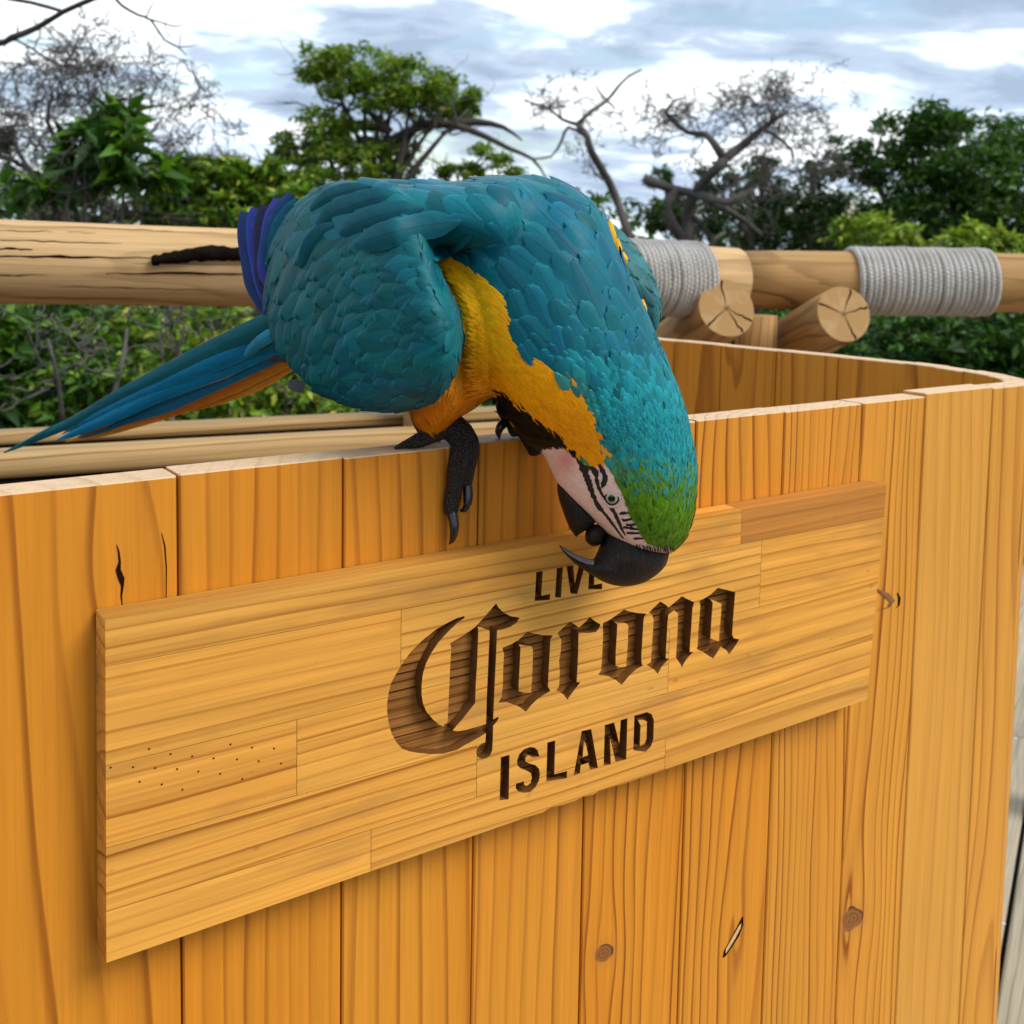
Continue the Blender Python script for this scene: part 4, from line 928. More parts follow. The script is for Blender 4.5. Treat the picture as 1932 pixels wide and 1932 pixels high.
def log(name, p, q, r0, r1, label, cat, seed=0, group=None, ends=True, ck=(), mat='log_dark'):
    global cracks
    cracks = ck; mw, L = frame_to(p, q)
    V, Fs = log_mesh(L, r0, r1, seed=seed); o = mesh_obj(name, V, Fs, M[mat], None, True, mw=mw)
    o.data.materials.append(mEnd); seg = 36; nf = len(o.data.polygons)
    for i in range(nf-2*seg, nf): o.data.polygons[i].material_index = 1; o.data.polygons[i].use_smooth = False
    if name == 'brace_log':
        rr = np.random.default_rng(seed)
        for th in rr.uniform(0, 6.28, 1)+np.array([0, 1.9, 2.6, 4.1]):
            n_ = 7; Vc = []; th = th+rr.normal(0, .2)
            for i in range(n_+1):
                rad_ = r0*(.12+.83*i/n_); a_ = th+rr.normal(0, .035); wd = .0004+.0016*i/n_; e = np.array([math.cos(a_), math.sin(a_), 0]); f_ = np.array([-math.sin(a_), math.cos(a_), 0])
                Vc += [e*rad_-f_*wd+[0, 0, -.0006], e*rad_+f_*wd+[0, 0, -.0006]]
            ck_ = mesh_obj('end_crack', Vc, [(2*i, 2*i+1, 2*i+3, 2*i+2) for i in range(n_)], MCR, mw=mw); put_on(ck_, o)
    woody(o, x=.01, y=.01, f=95, t=random.uniform(-.02, .02)); tag(o, label, cat, group); return o
A1, B1 = px(0, 494, 1.55), px(1250, 525, 1.97); dl = (B1-A1)/np.linalg.norm(B1-A1)
def along(p, d, x):                # point on line p+s*d that projects to picture x
    lo, hi = -3.0, 6.0
    for _ in range(60):
        m_ = (lo+hi)/2
        if proj(p+d*m_)[0] < x: lo = m_
        else: hi = m_
    return p+d*lo
E1 = along(A1, dl, 1385)
log1 = log('rail_log', A1-dl*.55, E1, .0605, .0615, 'long pale handrail log behind the parrot with drying cracks', 'railing log', 1, mat='log', ck=((3.55, .05, .62), (3.95, .3, .75), (2.9, .1, .5), (4.4, .0, .9), (.6, .2, .8), (5.3, .1, .7)))
S2, T2 = px(1392, 527, 2.19), px(2120, 536, 2.22)
T2 = S2+(T2-S2)*2.3
log2 = log('rail_log', S2, T2, .0590, .0585, 'handrail log with rope tightly wound round its middle', 'railing log', 2, ck=((3.9, .2, .8), (4.6, .1, .6)))
lbvh = BVHTree.FromPolygons([log1.matrix_basis@v.co for v in log1.data.vertices], [tuple(q_.vertices) for q_ in log1.data.polygons])
def log_crack(x0, y0, x1, y1, w_, rad):
    V = []; n = 14
    for i in range(n+1):
        t = i/n; x = x0+(x1-x0)*t; y = y0+(y1-y0)*t+random.uniform(-1.2, 1.2); lo = None
        d_ = ray(x, y); loc, nor, _, _ = lbvh.ray_cast(Vector(CAM), Vector(d_/np.linalg.norm(d_)))
        if loc is None: return
        c = np.array(loc); lo = (c-CAM)@AF; e = c-A1; e = e-dl*(e@dl); e /= np.linalg.norm(e); sd_ = np.cross(dl, e); h = w_*lo/FU*.5*math.sin(math.pi*min(max(t, .03), .97))**.5*random.uniform(.5, 1.3)
        V += [c-sd_*h+e*.0006, c+sd_*h+e*.0006]
    put_on(mesh_obj('drying_crack', V, [(2*i, 2*i+1, 2*i+3, 2*i+2) for i in range(n)], MCR), log1)
for c_ in ((-60,482,285,487,5),(200,515,478,516,4.5),(-40,468,62,471,4),(-30,452,230,460,2),(100,540,420,548,1.8),(20,560,300,564,1.6),(-60,520,90,518,2),(250,496,470,500,1.6),(120,428,420,440,1.4),(-40,434,180,440,1.6)): log_crack(*c_, .0612)
# rope windings
mR, g = mat_new('hemp_rope')
uv = g.n('ShaderNodeUVMap').outputs[0]; u_, v_, _ = g.sep(uv); co = g.n('ShaderNodeTexCoord').outputs['Object']
tw = g.m('SINE', g.m('ADD', g.m('MULTIPLY', u_, 900.0), g.m('MULTIPLY', v_, 12.56)))
fz = g.noise(co, 330, 4, .7); cR = g.mix(fz, (.34, .31, .27), (.86, .83, .78)); cR = g.mix(g.ramp(g.noise(co, 14, 3), [(.45, 0.0), (.7, .45)]), cR, (.30, .25, .19))
finish(g, {'Base Color': cR, 'Roughness': .95, 'Specular IOR Level': .1, 'Sheen Weight': .3}, g.m('ADD', g.m('MULTIPLY', tw, .4), g.m('MULTIPLY', fz, 1.6)), 1.0, .003)
def rope(p, d, s0, s1, rad, turns, label, seed):
    rr = np.random.default_rng(seed); z = Vector(d); qn = Vector((0, 0, 1)).rotation_difference(z); mw = Matrix.Translation(Vector(p+d*s0))@qn.to_matrix().to_4x4()
    L = s1-s0; per = 40; n = turns*per; rt = L/turns/2*1.02; V = []; uv = []; seg = 8
    wobz = rr.normal(0, .0011, turns+2); wobr = rr.normal(0, .0008, turns+2)
    for i in range(n+1):
        th = 2*math.pi*i/per; t = i/n; k = i//per; fr = (i % per)/per
        wz = wobz[k]*(1-fr)+wobz[k+1]*fr; wr = wobr[k]*(1-fr)+wobr[k+1]*fr
        R0 = rad+rt*.8+wr; c = np.array([R0*math.cos(th), R0*math.sin(th), t*L+wz]); e = np.array([math.cos(th), math.sin(th), 0])
        for j in range(seg):
            a_ = 2*math.pi*j/seg; rj = rt*(1+.06*math.sin(a_*3+i*1.1)); V.append(c+e*rj*math.cos(a_)+np.array([0, 0, rj*math.sin(a_)])); uv.append((t*turns*.36, j/seg))
    Fs = []
    for i in range(n):
        for j in range(seg):
            j2 = (j+1) % seg; Fs.append((i*seg+j, i*seg+j2, (i+1)*seg+j2, (i+1)*seg+j))
    o = mesh_obj('rope_winding', V, Fs, mR, None, True, mw=mw, uvs=uv)
    # loose fibres standing off the coil
    N = 900; Vf = []; Ff = []
    for i in range(N):
        th = rr.uniform(0, 6.283); zz = rr.uniform(0, L); R0 = rad+rt*1.7; e = np.array([math.cos(th), math.sin(th), 0]); tt = np.array([-math.sin(th), math.cos(th), 0])
        b0 = e*R0+np.array([0, 0, zz]); ln = rr.uniform(.004, .016); dr = e*rr.uniform(.1, .8)+tt*rr.normal(0, .7)+np.array([0, 0, rr.normal(0, .6)])+np.array([0, 0, 0]); dr = dr/np.linalg.norm(dr)*ln
        sd_ = np.cross(dr, e); sd_ = sd_/(np.linalg.norm(sd_)+1e-9)*.00022; k = len(Vf); Vf += [b0-sd_, b0+sd_, b0+dr]; Ff.append((k, k+1, k+2))
    f_ = mesh_obj('loose_fibres', Vf, Ff, mR, None, mw=mw, uvs=np.zeros((len(Vf), 2))); put_on(f_, o); tag(f_, kind='stuff')
    tag(o, label, 'rope'); return o
s_a, s_b = (along(A1, dl, 1180)-A1)@dl, (along(A1, dl, 1318)-A1)@dl
rope(A1, dl, s_a, s_b, .0612, 17, 'short grey rope winding near the end of the pale log, partly behind the parrot', 3)
d2_ = (T2-S2)/np.linalg.norm(T2-S2); s_a, s_b = (along(S2, d2_, 1600)-S2)@d2_, (along(S2, d2_, 1858)-S2)@d2_
rope(S2, d2_, s_a, s_b, .0592, 24, 'wide grey rope winding of many turns over foliage on the right', 4) if False else rope(S2, d2_, s_a, s_b, .0592, 24, 'wide grey rope winding of many turns round the handrail', 4)
# slanting logs with sawn ends and the posts
dirb = AX*(-.19)+AF*.9-AU*.24; dirb /= np.linalg.norm(dirb)
e1 = px(1371, 581, 1.93); log('brace_log', e1, e1+dirb*1.35, .0535, .055, 'slanting log, sawn end split by cracks, under the short rope winding', 'log', 5, ck=((1.3, 0, .9), (3.6, 0, .9), (5.2, 0, .8)))
e2 = px(1592, 592, 2.0); log('brace_log', e2, e2+dirb*1.35, .0535, .055, 'slanting log with clean sawn end, under the wide rope winding', 'log', 6, ck=((2.0, 0, .9),))
def post(x, Z, r_, label, ztop):
    p = px(x, 560, Z); log('post', (p[0], p[1], -.75), (p[0], p[1], ztop), r_, r_*.97, label, 'post', int(x) % 97, ck=((4.7, 0, 1),))
pz_ = px(1428, 600, 2.12)
log('post', (pz_[0], pz_[1], -.75), (pz_[0], pz_[1], px(1428, 585, 2.12)[2]-.01), .042, .04, 'upright post where the two handrail logs meet', 'post', 9, ck=((4.7, 0, 1),))
q = along(A1, dl, 820); log('post', (q[0], q[1], -.75), (q[0], q[1], q[2]-.055), .05, .048, 'upright post of the railing behind the parrot', 'post', 10, ck=((4.7, 0, 1),))
q = along(S2, d2_, 2060); log('post', (q[0], q[1], -.75), (q[0], q[1], q[2]-.055), .05, .048, 'upright post past the wide rope winding', 'post', 11, ck=((4.7, 0, 1),))
q = S2+d2_*1.65; log('post', (q[0], q[1], -.75), (q[0], q[1], q[2]-.055), .05, .048, 'upright post at the far end of the handrail', 'post', 12, ck=((4.7, 0, 1),))
# lower timbers
def beam(p0_, p1_, w_, h_, label):
    d = p1_-p0_; d[2] = 0; L = np.linalg.norm(d); d /= L; n = np.array([-d[1], d[0], 0]); c = .38*h_
    prof = []
    for (sx_, sy_) in ((1, -1), (1, 1), (-1, 1), (-1, -1)):
        for kk in range(5):
            a0 = {(1, -1): -90, (1, 1): 0, (-1, 1): 90, (-1, -1): 180}[(sx_, sy_)]+kk*22.5
            prof.append((sx_*(w_/2-c)+c*math.cos(R(a0)), sy_*(h_/2-c)+c*math.sin(R(a0))))
    m = len(prof); V = [(-.9, a_, b_) for a_, b_ in prof]+[(L+.1, a_, b_) for a_, b_ in prof]
    Fs = [(i, (i+1) % m, m+(i+1) % m, m+i) for i in range(m)]+[tuple(range(m-1, -1, -1)), tuple(range(m, 2*m))]
    mw = Matrix(((d[0], n[0], 0, p0_[0]), (d[1], n[1], 0, p0_[1]), (0, 0, 1, p0_[2]), (0, 0, 0, 1)))
    o = mesh_obj('lower_rail', V, Fs, M['beam'], None, True, mw=mw); woody(o, f=70, x=.02, y=.03); tag(o, label, 'rail'); return o
def lvl(x, y, Z, zz=None): return px(x, y, Z)
b1a, b1b = px(0, 825, 1.62), px(1000, 764, 1.965); beam(b1a.copy(), b1b.copy(), .05, .019, 'thin pale lower railing timber beneath the handrail log')
b2a, b2b = px(0, 874, 1.52), px(1000, 808, 1.845); beam(b2a.copy(), b2b.copy(), .06, .037, 'thicker rounded lower railing timber in front of the thin one')
# dark net under the lower timbers, bars widened to paint in the shadowed gap
mN = simple('black_netting', (.012, .012, .010), .8, 90, 1.0)
dn = (b1b-b1a); Ln = np.linalg.norm(dn[:2]); dn = np.array([dn[0], dn[1], 0])/Ln
V = []; Fs = []; nx2, nz2 = 130, 40
def bar_q(p, q, w_):
    d = q-p; d = d/np.linalg.norm(d); s = np.cross(d, [dn[1], -dn[0], 0]); s = s/np.linalg.norm(s)*w_; k = len(V); o_ = np.array([-dn[1], dn[0], 0])*w_
    V.extend([p-s, p+s, q+s, q-s, p-o_, p+o_, q+o_, q-o_]); Fs.extend([(k, k+1, k+2, k+3), (k+4, k+5, k+6, k+7)])
base = b1a - dn*.9; top_z = b1a[2]-.012
for i in range(nx2+1): 
    p = base+dn*(i*(Ln+1.0)/nx2); bar_q(np.array([p[0], p[1], -.02]), np.array([p[0], p[1], top_z]), .0085)
for j in range(nz2+1):
    zz = -.02+(top_z+.02)*j/nz2; p = base.copy(); p[2] = zz; q = base+dn*(Ln+1.0); q[2] = zz; bar_q(p, q, .0095)
o = mesh_obj('shade_net', V, Fs, mN); tag(o, 'black shade net stretched below the lower railing timbers', 'net')
# dark dry stick lying against the handrail log
sp_ = []
for x, y, r_ in ((287,492,9),(330,485,11),(390,478,14),(440,479,13),(480,480,12),(560,480,10),(640,486,7)):
    d0 = ray(x, y); p_ = A1-CAM
    # depth where the ray meets the log, minus a little
    best = min(np.linspace(1.3, 2.2, 400), key=lambda Z: abs(np.linalg.norm(np.cross(px(x, y, Z)-A1, dl))-.068) + (10 if (px(x, y, Z)-A1)@np.cross(dl, [0, 0, 1]) < 0 else 0)*0 + Z*.02)
    sp_.append((px(x, y, best), r_*best/FU))
V, Fs = tube([p for p, r_ in sp_], [r_ for p, r_ in sp_], 12, 5); V = V+rng.normal(0, .0011, V.shape)
o = mesh_obj('dry_stick', V, Fs, simple('dark_bark', (.008, .005, .0035), .95, 40, 1.2, .006, 160, spec=.05), None, True); tag(o, 'dark dry stick lying against the pale handrail log', 'stick')

# ------------------------------------------------------------------ vegetation
def leaf_mat(name, trans=.22):
    m, g = mat_new(name); vc = g.attr('Col', 'GEOMETRY', 'Color')
    def ex(out):
        tr = g.n('ShaderNodeBsdfTranslucent', {'Color': g.mix(1.0, vc, (1.3, 1.5, .6), 'MULTIPLY')})
        return g.n('ShaderNodeMixShader', {0: trans, 1: out, 2: tr.outputs[0]}).outputs[0]
    finish(g, {'Base Color': vc, 'Roughness': .5, 'Specular IOR Level': .3}, extra=ex); return m
mL = leaf_mat('leaf')
mBark = simple('grey_bark', (.085, .075, .068), .9, 12, .9, .006, 60)
mBarkD = simple('dark_bark_tree', (.055, .045, .038), .9, 12, .9, .006, 60)
def leaves(name, pts, size, cols, parent, fold=.25, aspect=.42, up=.5, label=None):
    n = len(pts); d = rng.normal(0, 1, (n, 3)); d[:, 2] = d[:, 2]*.6-.1; d /= np.linalg.norm(d, axis=1)[:, None]
    nn = rng.normal(0, 1, (n, 3)); nn[:, 2] = np.abs(nn[:, 2])+up; nn -= d*(nn*d).sum(1)[:, None]; nn /= np.linalg.norm(nn, axis=1)[:, None]
    b = np.cross(nn, d); L = (size*rng.uniform(.6, 1.35, n))[:, None]
    P = np.asarray(pts)
    V = np.stack([P, P+d*L*.42+b*L*aspect*.5+nn*L*fold*.4, P+d*L+(-nn)*L*.10, P+d*L*.42-b*L*aspect*.5+nn*L*fold*.4], 1).reshape(-1, 3)
    k = np.arange(n)*4; Fa = np.concatenate([np.stack([k, k+1, k+2], 1), np.stack([k, k+2, k+3], 1)])
    me = fast_mesh(name, V, Fa); o = fin(name, me, mL, None, False, cols=np.repeat(cols, 4, 0))
    put_on(o, parent); tag(o, label, kind='stuff'); return o
def limbs(name, paths, mat, parent, seg=6):
    parts = [tube(p, r_, seg, 2) for p, r_ in paths]; V, Fs = join(parts)
    o = mesh_obj(name, V, Fs, mat, None, True); put_on(o, parent); return o
def wander(p, d, L, r0, n=6, jit=.35, grav=0.0):
    P = [np.array(p, float)]; d = np.array(d, float); d /= np.linalg.norm(d); Rr = [r0]
    for i in range(n):
        d = d+rng.normal(0, jit, 3)+np.array([0, 0, grav]); d /= np.linalg.norm(d); P.append(P[-1]+d*L/n); Rr.append(r0*(1-.8*(i+1)/n))
    return P, Rr
def branch_rec(p, d, L, r0, depth, out, jit=.35, kids=3, spread=.8, grav=0.0, rmin=.0025):
    P, Rr = wander(p, d, L, r0, 6, jit, grav); out.append((P, np.maximum(Rr, rmin)))
    if depth <= 0: return
    for k in range(kids):
        i = random.randint(2, 6); q = P[i]; dd = (P[i]-P[i-1])/np.linalg.norm(P[i]-P[i-1])+rng.normal(0, spread, 3)
        branch_rec(q, dd, L*random.uniform(.45, .75), max(Rr[i]*.75, rmin), depth-1, out, jit, kids, spread, grav, rmin)
def clump_pts(clumps, Z, n, dz=.8, shell=.55, flat=1.0):
    """clumps (x,y,rx,ry) in picture units seen at distance Z -> points spread through round volumes at that distance"""
    out = []; A = np.array([c[2]*c[3] for c in clumps], float); A /= A.sum()
    for (x, y, rx, ry), w_ in zip(clumps, A):
        m = int(n*w_)+1; zc = Z+random.uniform(-dz, dz); c = px(x, y, zc); k = zc/FU
        sub = max(5, m//55); ctr = rng.normal(0, 1, (sub, 3)); ctr /= np.linalg.norm(ctr, axis=1)[:, None]; ctr *= rng.uniform(.35, 1, (sub, 1))**.6
        pick = rng.integers(0, sub, m); q = ctr[pick]+rng.normal(0, .13, (m, 3))
        dep = .5*(rx+ry)
        out.append(c[None]+AX[None]*(q[:, :1]*rx*k)+np.array([0, 0, 1.])[None]*(q[:, 1:2]*ry*k)+AF[None]*(q[:, 2:]*dep*k*1.2))
    return np.vstack(out)
def leafcol(n, cols):
    c = np.array(cols)[rng.integers(0, len(cols), n)]; return np.clip(c*rng.uniform(.65, 1.4, (n, 1))*rng.normal(1, .08, (n, 3)), .003, .6)
GD = [(.022, .062, .008), (.035, .09, .010), (.055, .13, .014), (.028, .075, .012)]
GM = [(.065, .145, .010), (.11, .21, .013), (.19, .29, .018), (.04, .095, .010)]
GY = [(.17, .27, .02), (.24, .33, .026), (.32, .35, .045), (.10, .19, .018)]
def ground_pt(x, Z): p = px(x, 640, Z); return np.array([p[0], p[1], -.78])
def tree(name, label, cat, x, Z, clumps, n, size, cols, bark=None, trunk_r=.09, group=None, aspect=.42, dz=.8, extra=None, trunks=1, flat=1.0, nb=None):
    base = ground_pt(x, Z); root = empty(name, base); tag(root, label, cat, group)
    P = clump_pts(clumps, Z, n, dz); leaves('crown', P, size, leafcol(len(P), cols), root, aspect=aspect)
    paths = []
    cen = [px(c[0], c[1], Z) for c in clumps]; mid = np.mean(cen, 0); fork = base*.45+mid*.55; fork[2] = min(fork[2], mid[2]-.2)
    for t_ in range(trunks):
        off = rng.normal(0, .12*(trunks > 1), 3)*[1, 1, 0]
        paths.append(([base+off, base*.6+fork*.4+rng.normal(0, .05, 3), fork+off], [trunk_r, trunk_r*.8, trunk_r*.6]))
    for c in cen:
        m_ = (fork+c)/2+rng.normal(0, .12, 3); paths.append(([fork, m_, c], [trunk_r*.5, trunk_r*.3, trunk_r*.1]))
        for k in range(nb or 3):
            out = []; branch_rec(m_*.4+c*.6, rng.normal(0, 1, 3)+[0, 0, .4], np.linalg.norm(c-m_)*.6+.15, trunk_r*.14, 1, out, kids=2); paths += out
    if extra: paths += extra
    limbs('trunk', paths, bark or mBarkD, root); return root

# middle tree with tiers of sunlit foliage
c_mid = [(690,122,105,36),(610,118,58,30),(640,150,75,30),(775,158,92,42),(850,190,52,46),(725,178,110,34),(800,205,80,36),(885,205,26,36),(610,240,82,34),(575,262,58,32),(665,262,80,36),(590,300,72,36),(680,310,92,44),(760,280,40,32),(625,350,90,40),(540,330,36,26),(905,300,55,26),(880,330,48,20),(930,330,60,24)]
mid_ex = []
for pth in ([(700,400),(715,330),(730,270),(735,215),(770,190)], [(730,270),(790,240),(850,235),(910,255),(960,280),(1005,300),(1030,335)], [(850,235),(900,230),(950,240),(985,265)], [(715,330),(650,280),(600,260)], [(735,250),(700,215),(680,180)]):
    mid_ex.append(([px(a_, b_, 14+random.uniform(-.2, .2)) for a_, b_ in pth], list(np.linspace(.07, .012, len(pth)))))
tree('broadleaf_tree', 'tall leafy tree with tiered sunlit foliage behind the parrot', 'tree', 690, 14.0, c_mid+[(560,285,50,30),(740,330,60,40)], 20000, .085, GM+GY, trunk_r=.14, extra=mid_ex, dz=.6)
# right hand dense trees
c_r = [(1680,260,105,45),(1760,235,80,40),(1850,255,90,45),(1930,275,90,60),(1640,300,60,36),(1720,330,120,45),(1830,330,110,55),(1950,350,120,80),(1780,410,140,60),(1900,440,150,70),(1690,420,70,50),(1840,500,170,60)]
tree('dense_tree', 'dense dark green tree above the wide rope winding', 'tree', 1830, 12.0, c_r, 24000, .085, GD+GM[:1], trunk_r=.16, dz=.7)
c_r2 = [(1560,330,46,40),(1530,380,70,50),(1600,410,80,50),(1480,400,60,40),(1420,350,60,40),(1400,420,90,44),(1300,410,90,40),(1250,400,50,40),(1340,340,60,30),(1500,450,150,40),(1240,330,30,24)]
tree('shady_tree', 'lower dark tree tangled with bare limbs beside the rope windings', 'tree', 1420, 13.0, c_r2+[(1560,440,60,40),(1450,330,40,30)], 12000, .08, [(.03, .055, .015), (.045, .07, .02), (.06, .065, .03)]+GD, trunk_r=.12, dz=.8)
# light shrubs before the dense trees
for x, y, rx, ry, Z, n, lab in ((1660,440,80,40,8.0,2600,'yellowish green shrub rising between the rope windings'), (1840,455,70,34,7.6,2400,'light green shrub topped with young leaves above the wide rope'), (1780,640,160,60,6.0,4200,'dark shrub beneath the wide rope winding'), (1480,640,160,60,6.4,4200,'dark shrub between the slanting logs'), (1930,620,120,90,6.2,4200,'deep green shrub right of the wide rope winding'), (1270,600,90,60,6.0,2600,'green shrub beneath the short rope winding')):
    tree('shrub', lab, 'shrub', x, Z, [(x, y, rx, ry), (x-rx*.4, y+ry*.8, rx*.8, ry), (x+rx*.4, y+ry*1.2, rx*.8, ry)], n, .07, (GY if y < 500 else GD), trunk_r=.03, dz=.3)
for x, Z, lab in ((2230,7.0,'tall shrub well past the wide rope winding'), (2560,6.6,'outermost shrub along the deck edge')):
    tree('shrub', lab, 'shrub', x, Z, [(x, 420, 150, 70), (x-60, 520, 150, 90), (x+60, 620, 160, 90)], 5200, .07, GD+GM[:2], trunk_r=.04, dz=.3)
# left green shrubs
c_l1 = [(195,225,50,34),(160,265,45,40),(235,275,55,34),(210,320,70,34),(130,330,60,30),(60,360,60,30),(280,330,60,36)]
tree('large_leaved_shrub', 'shrub with big upright glossy leaves amid bare twigs', 'shrub', 200, 6.2, c_l1, 950, .15, GD+GM[:2], trunk_r=.04, dz=.3, aspect=.34)
c_l2 = [(430,345,70,44),(350,370,70,44),(500,370,60,40),(440,400,100,34),(300,400,80,30),(560,390,60,36)]
tree('bushy_shrub', 'olive green bushy shrub above the pale handrail log', 'shrub', 430, 7.0, c_l2+[(520,330,40,30),(385,330,46,36),(300,345,50,34)], 9000, .075, GM+GY[2:], trunk_r=.05, dz=.5)
c_l3 = [(60,390,90,30),(180,400,110,30),(-20,300,40,60)]
tree('twiggy_shrub', 'thin grey green shrub low over the handrail log', 'shrub', 100, 7.4, c_l3, 1400, .075, GD+[(.12, .13, .07)], trunk_r=.04, dz=.4)
# hedge under the handrail
hx = [(-60,690,110,110,'darkest glossy leaved hedge shrub left of the tail tip'), (110,680,120,110,'hedge shrub of bright green leaves below the pale log'), (280,680,120,110,'hedge shrub mixed with bare grey twigs above the tail'), (440,670,120,110,'olive hedge shrub behind the tail'), (600,680,120,100,'hedge shrub behind the tail base'), (780,690,120,100,'hedge shrub hidden behind the wing'), (960,690,120,100,'hedge shrub glimpsed between leg and throat'), (1130,690,120,100,'hedge shrub behind the neck')]
for i, (x, y, rx, ry, lab) in enumerate(hx):
    Z = 4.2+.25*(i % 3); big_ = (i == 0)
    tree('hedge_shrub', lab, 'shrub', x, Z, [(x, y-40, rx, ry*.7), (x-40, y+40, rx, ry*.7), (x+50, y+60, rx, ry*.7), (x, y+140, rx, ry*.7)], 3600 if big_ else 5600, .085 if big_ else .052, [GD+GM[:2], GM+GD, GM+GY[2:], GM+GY+[(.14,.13,.06)]][min(i, 3)], trunk_r=.025, dz=.25, group='hedge shrubs under the handrail log', nb=4)
# bare trees ------------------------------------------------------------------------------------
def bare(name, label, Z, traced, seeds, bark, base_x, cat='tree', depth=3, thin=.006):
    base = ground_pt(base_x, Z); root = empty(name, base); tag(root, label, cat); paths = []
    for pts_, r0, r1 in traced:
        P = [px(a_, b_, Z+.25*math.sin(a_*.05)) for a_, b_ in pts_]; paths.append((P, list(np.linspace(r0, r1, len(P)))))
    p0_ = paths[0][0][0]; paths.append(([base, base*.5+p0_*.5+rng.normal(0, .05, 3), p0_], [paths[0][1][0]*1.3, paths[0][1][0]*1.1, paths[0][1][0]]))
    limbs('trunk', paths, bark, root)
    tw_ = []
    for (x, y, L, k, up_) in seeds:
        for _ in range(k):
            branch_rec(px(x+random.uniform(-14, 14), y+random.uniform(-10, 10), Z+random.uniform(-.3, .3)), np.array([rng.normal(0, .9), rng.normal(0, .6), up_+rng.normal(0, .5)]), L, thin, depth, tw_, .38, 3, .75, rmin=.003)
    limbs('twigs', tw_, bark, root, seg=4)['kind'] = 'stuff'; return root
bare('bare_tree', 'bare forked tree with one long crooked trunk against the sky', 11.0,
     [([(1190,455),(1170,395),(1150,345),(1115,285),(1108,258),(1090,235)], .050, .030), ([(1090,235),(1115,210),(1145,190),(1165,165),(1185,145),(1210,132)], .026, .010), ([(1145,190),(1128,170),(1125,158)], .014, .006), ([(1145,190),(1160,205),(1150,212),(1138,205)], .012, .006),
      ([(1090,235),(1060,225),(1035,205),(990,190)], .022, .010), ([(1108,258),(1072,240),(1060,265),(1040,295),(1000,300)], .018, .010), ([(1150,345),(1125,330),(1110,300)], .014, .006), ([(1060,225),(1052,190),(1062,160)], .012, .005), ([(1035,205),(1060,200),(1085,205)], .01, .005)],
     [(1060,200,.35,4,.5),(1110,290,.3,3,.0),(1175,230,.3,2,.0),(1030,215,.25,3,.3),(1170,240,.4,2,.1)], mBark, 1200)
z3 = lambda x, y: (1249+.35348*x, .35348*y)
bare('twisted_bare_tree', 'twisted bare tree with two arching limbs and a haze of twigs', 10.0,
     [([z3(150,1330),z3(130,1150),z3(200,1000),z3(280,910),z3(330,850)], .06, .045), ([z3(330,850),z3(400,800),z3(470,740),z3(530,692),z3(600,640),z3(670,590)], .05, .018), ([z3(330,850),z3(280,770),z3(225,715),z3(130,705),z3(20,600)], .04, .018), ([z3(530,692),z3(600,720),z3(690,800),z3(700,850)], .022, .01),
      ([z3(-80,960),z3(60,1010),z3(200,1040),z3(330,1110),z3(430,1170),z3(530,1250)], .05, .02), ([z3(60,1010),z3(30,1150),z3(120,1290)], .06, .05), ([z3(250,1340),z3(290,1270),z3(340,1240)], .035, .012), ([z3(200,1040),z3(330,1080),z3(480,1020)], .05, .03), ([z3(130,705),z3(40,640),z3(-40,690)], .02, .008), ([z3(20,600),z3(60,540),z3(130,520)], .016, .008), ([z3(600,640),z3(560,560),z3(470,570)], .014, .007)],
     [(1256,212,.35,5,.3),(1330,254,.35,5,.5),(1400,215,.35,7,.5),(1440,235,.4,8,.6),(1475,212,.45,10,.6),(1495,215,.45,8,.5),(1500,270,.4,5,-.2),(1290,250,.35,4,-.2),(1380,290,.4,4,.2),(1540,330,.5,5,.3),(1480,360,.5,5,.2)], mBark, 1340)
bare('grey_twig_bush', 'grey leafless bush, a dome of fine twigs against the sky', 7.6,
     [([(130,460),(110,400),(95,350),(120,290),(150,230)], .045, .02), ([(110,400),(60,330),(20,260)], .03, .012), ([(95,350),(180,330),(260,280),(300,230)], .028, .01), ([(120,290),(90,230),(100,170)], .02, .01), ([(-40,290),(20,300),(80,340)], .02, .02), ([(260,280),(330,300),(390,330)], .018, .008)],
     [(110,190,.5,8,.6),(60,210,.5,6,.5),(160,200,.5,7,.6),(210,220,.5,7,.6),(270,240,.5,6,.6),(320,280,.5,6,.5),(20,250,.5,5,.4),(360,330,.45,5,.4),(120,270,.5,4,.4),(200,280,.5,4,.4),(40,320,.5,4,.2),(250,380,.5,4,.3),(330,400,.5,4,.3),(100,390,.5,4,.3)], mBark, 130, cat='bush', thin=.0045)
bare('hedge_twigs', 'tangle of bare grey twigs in front of the hedge below the pale log', 4.0, [([(200,830),(210,760),(230,690),(240,620)], .012, .006), ([(120,820),(110,720),(90,640)], .01, .005), ([(330,820),(320,720),(350,620)], .01, .005)],
     [(230,700,.28,3,.6),(110,700,.25,2,.6),(320,680,.25,3,.6),(180,610,.2,2,.4)], mBark, 220, cat='twigs', thin=.0028, depth=2)
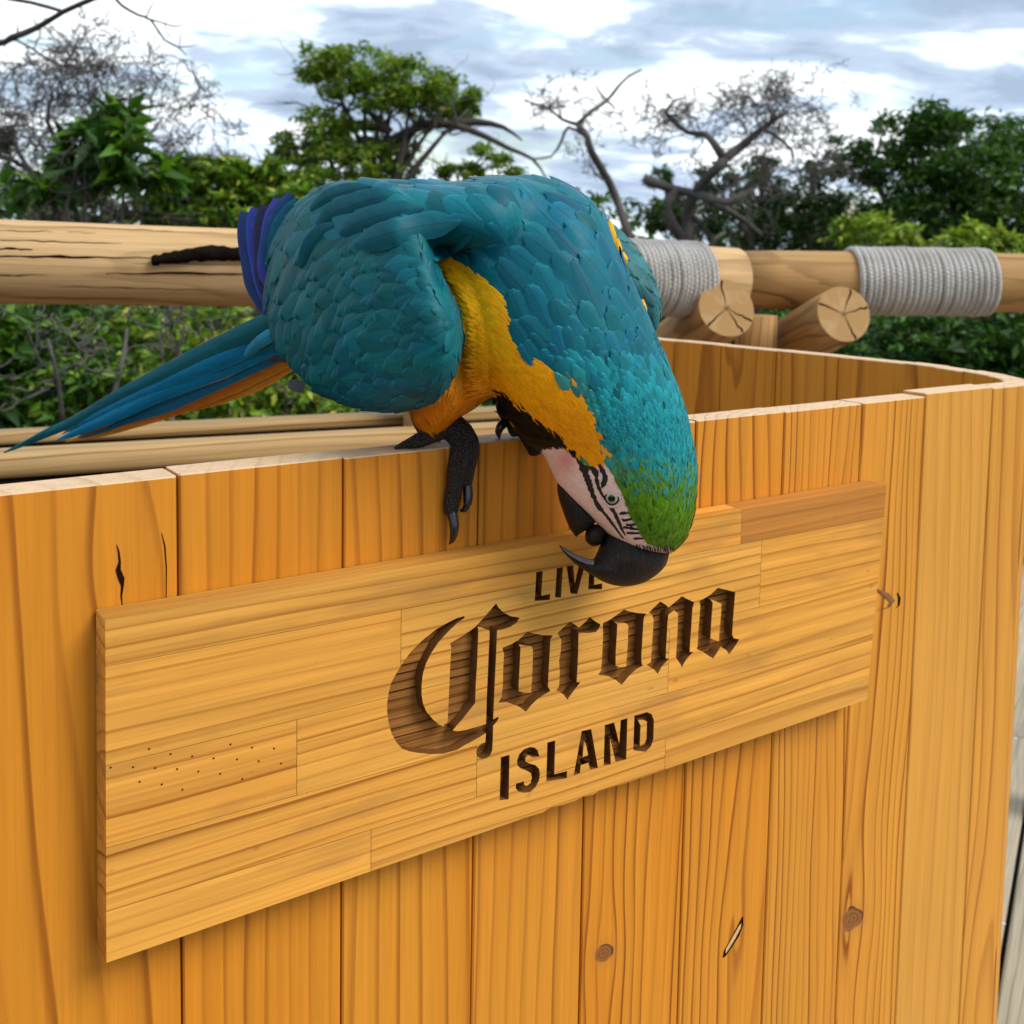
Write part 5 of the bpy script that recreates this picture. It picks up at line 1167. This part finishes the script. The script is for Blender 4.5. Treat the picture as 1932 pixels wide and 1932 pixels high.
# overhanging branch, upper left: grows from a tree standing left of the view
ob = px(-700, -60, 4.2); base = np.array([ob[0], ob[1], -.78])
root = empty('overhanging_tree', base); tag(root, 'bare dark branch reaching in from a tree out of view', 'tree')
pa = [([base, base+np.array([.05, .1, 1.2]), ob], [.10, .08, .05]), ([ob, px(-300,120,3.9), px(-30,88,3.6), px(20,72,3.5), px(70,52,3.5), px(120,22,3.45), px(170,0,3.4), px(250,-35,3.4)], [.05, .026, .0115, .0105, .0095, .0085, .008, .006]),
      ([px(120,22,3.45), px(60,5,3.45), px(-10,-8,3.4), px(-60,-30,3.4)], [.006, .006, .006, .004]), ([px(35,68,3.5), px(33,55,3.5), px(34,47,3.5)], [.004, .003, .002]), ([px(148,12,3.45), px(160,18,3.45)], [.003, .001]),
      ([px(170,0,3.4), px(205,-12,3.4), px(222,2,3.35), px(232,12,3.35), px(260,28,3.35), px(285,38,3.35), px(310,75,3.3), px(335,88,3.3), px(352,105,3.3)], [.006, .005, .005, .0048, .0042, .0038, .0032, .0028, .0015]),
      ([px(275,34,3.35), px(310,44,3.3), px(330,50,3.3), px(350,45,3.3)], [.003, .0025, .0022, .001]), ([px(275,34,3.35), px(285,12,3.3), px(300,-5,3.3)], [.0025, .002, .001]), ([px(310,44,3.3), px(318,66,3.3), px(325,72,3.3)], [.002, .0018, .001]), ([px(335,88,3.3), px(355,88,3.3), px(375,84,3.3)], [.002, .0015, .0008]), ([px(338,85,3.3), px(342,60,3.3)], [.0016, .0008]),
      ([px(-30,88,3.6), px(30,75,3.8), px(90,112,4.0), px(125,125,4.1)], [.008, .004, .004, .003])]
limbs('branch', pa, mBarkD, root)
# the wood beyond: one mass of foliage down to the horizon
far = []
for i in range(104):
    x = -1000+i*44; y = 400+random.uniform(-14, 14); far.append((x, y, 70, 30+random.uniform(-6, 12))); far.append((x, y+60, 80, 50)); far.append((x, y+120, 80, 50)); far.append((x, y+190, 90, 60)); 
P = clump_pts(far, 20.0, 36000, 1.2)
rt = empty('far_wood', ground_pt(900, 20)); o = leaves('far_wood_foliage', P, .22, leafcol(len(P), GD+GM[:2]), rt); bpy.data.objects.remove(rt)
o.matrix_parent_inverse = Matrix.Identity(4); o.name = 'far_wood'; tag(o, 'dark far wood forming one mass along the horizon', 'wood', kind='stuff')
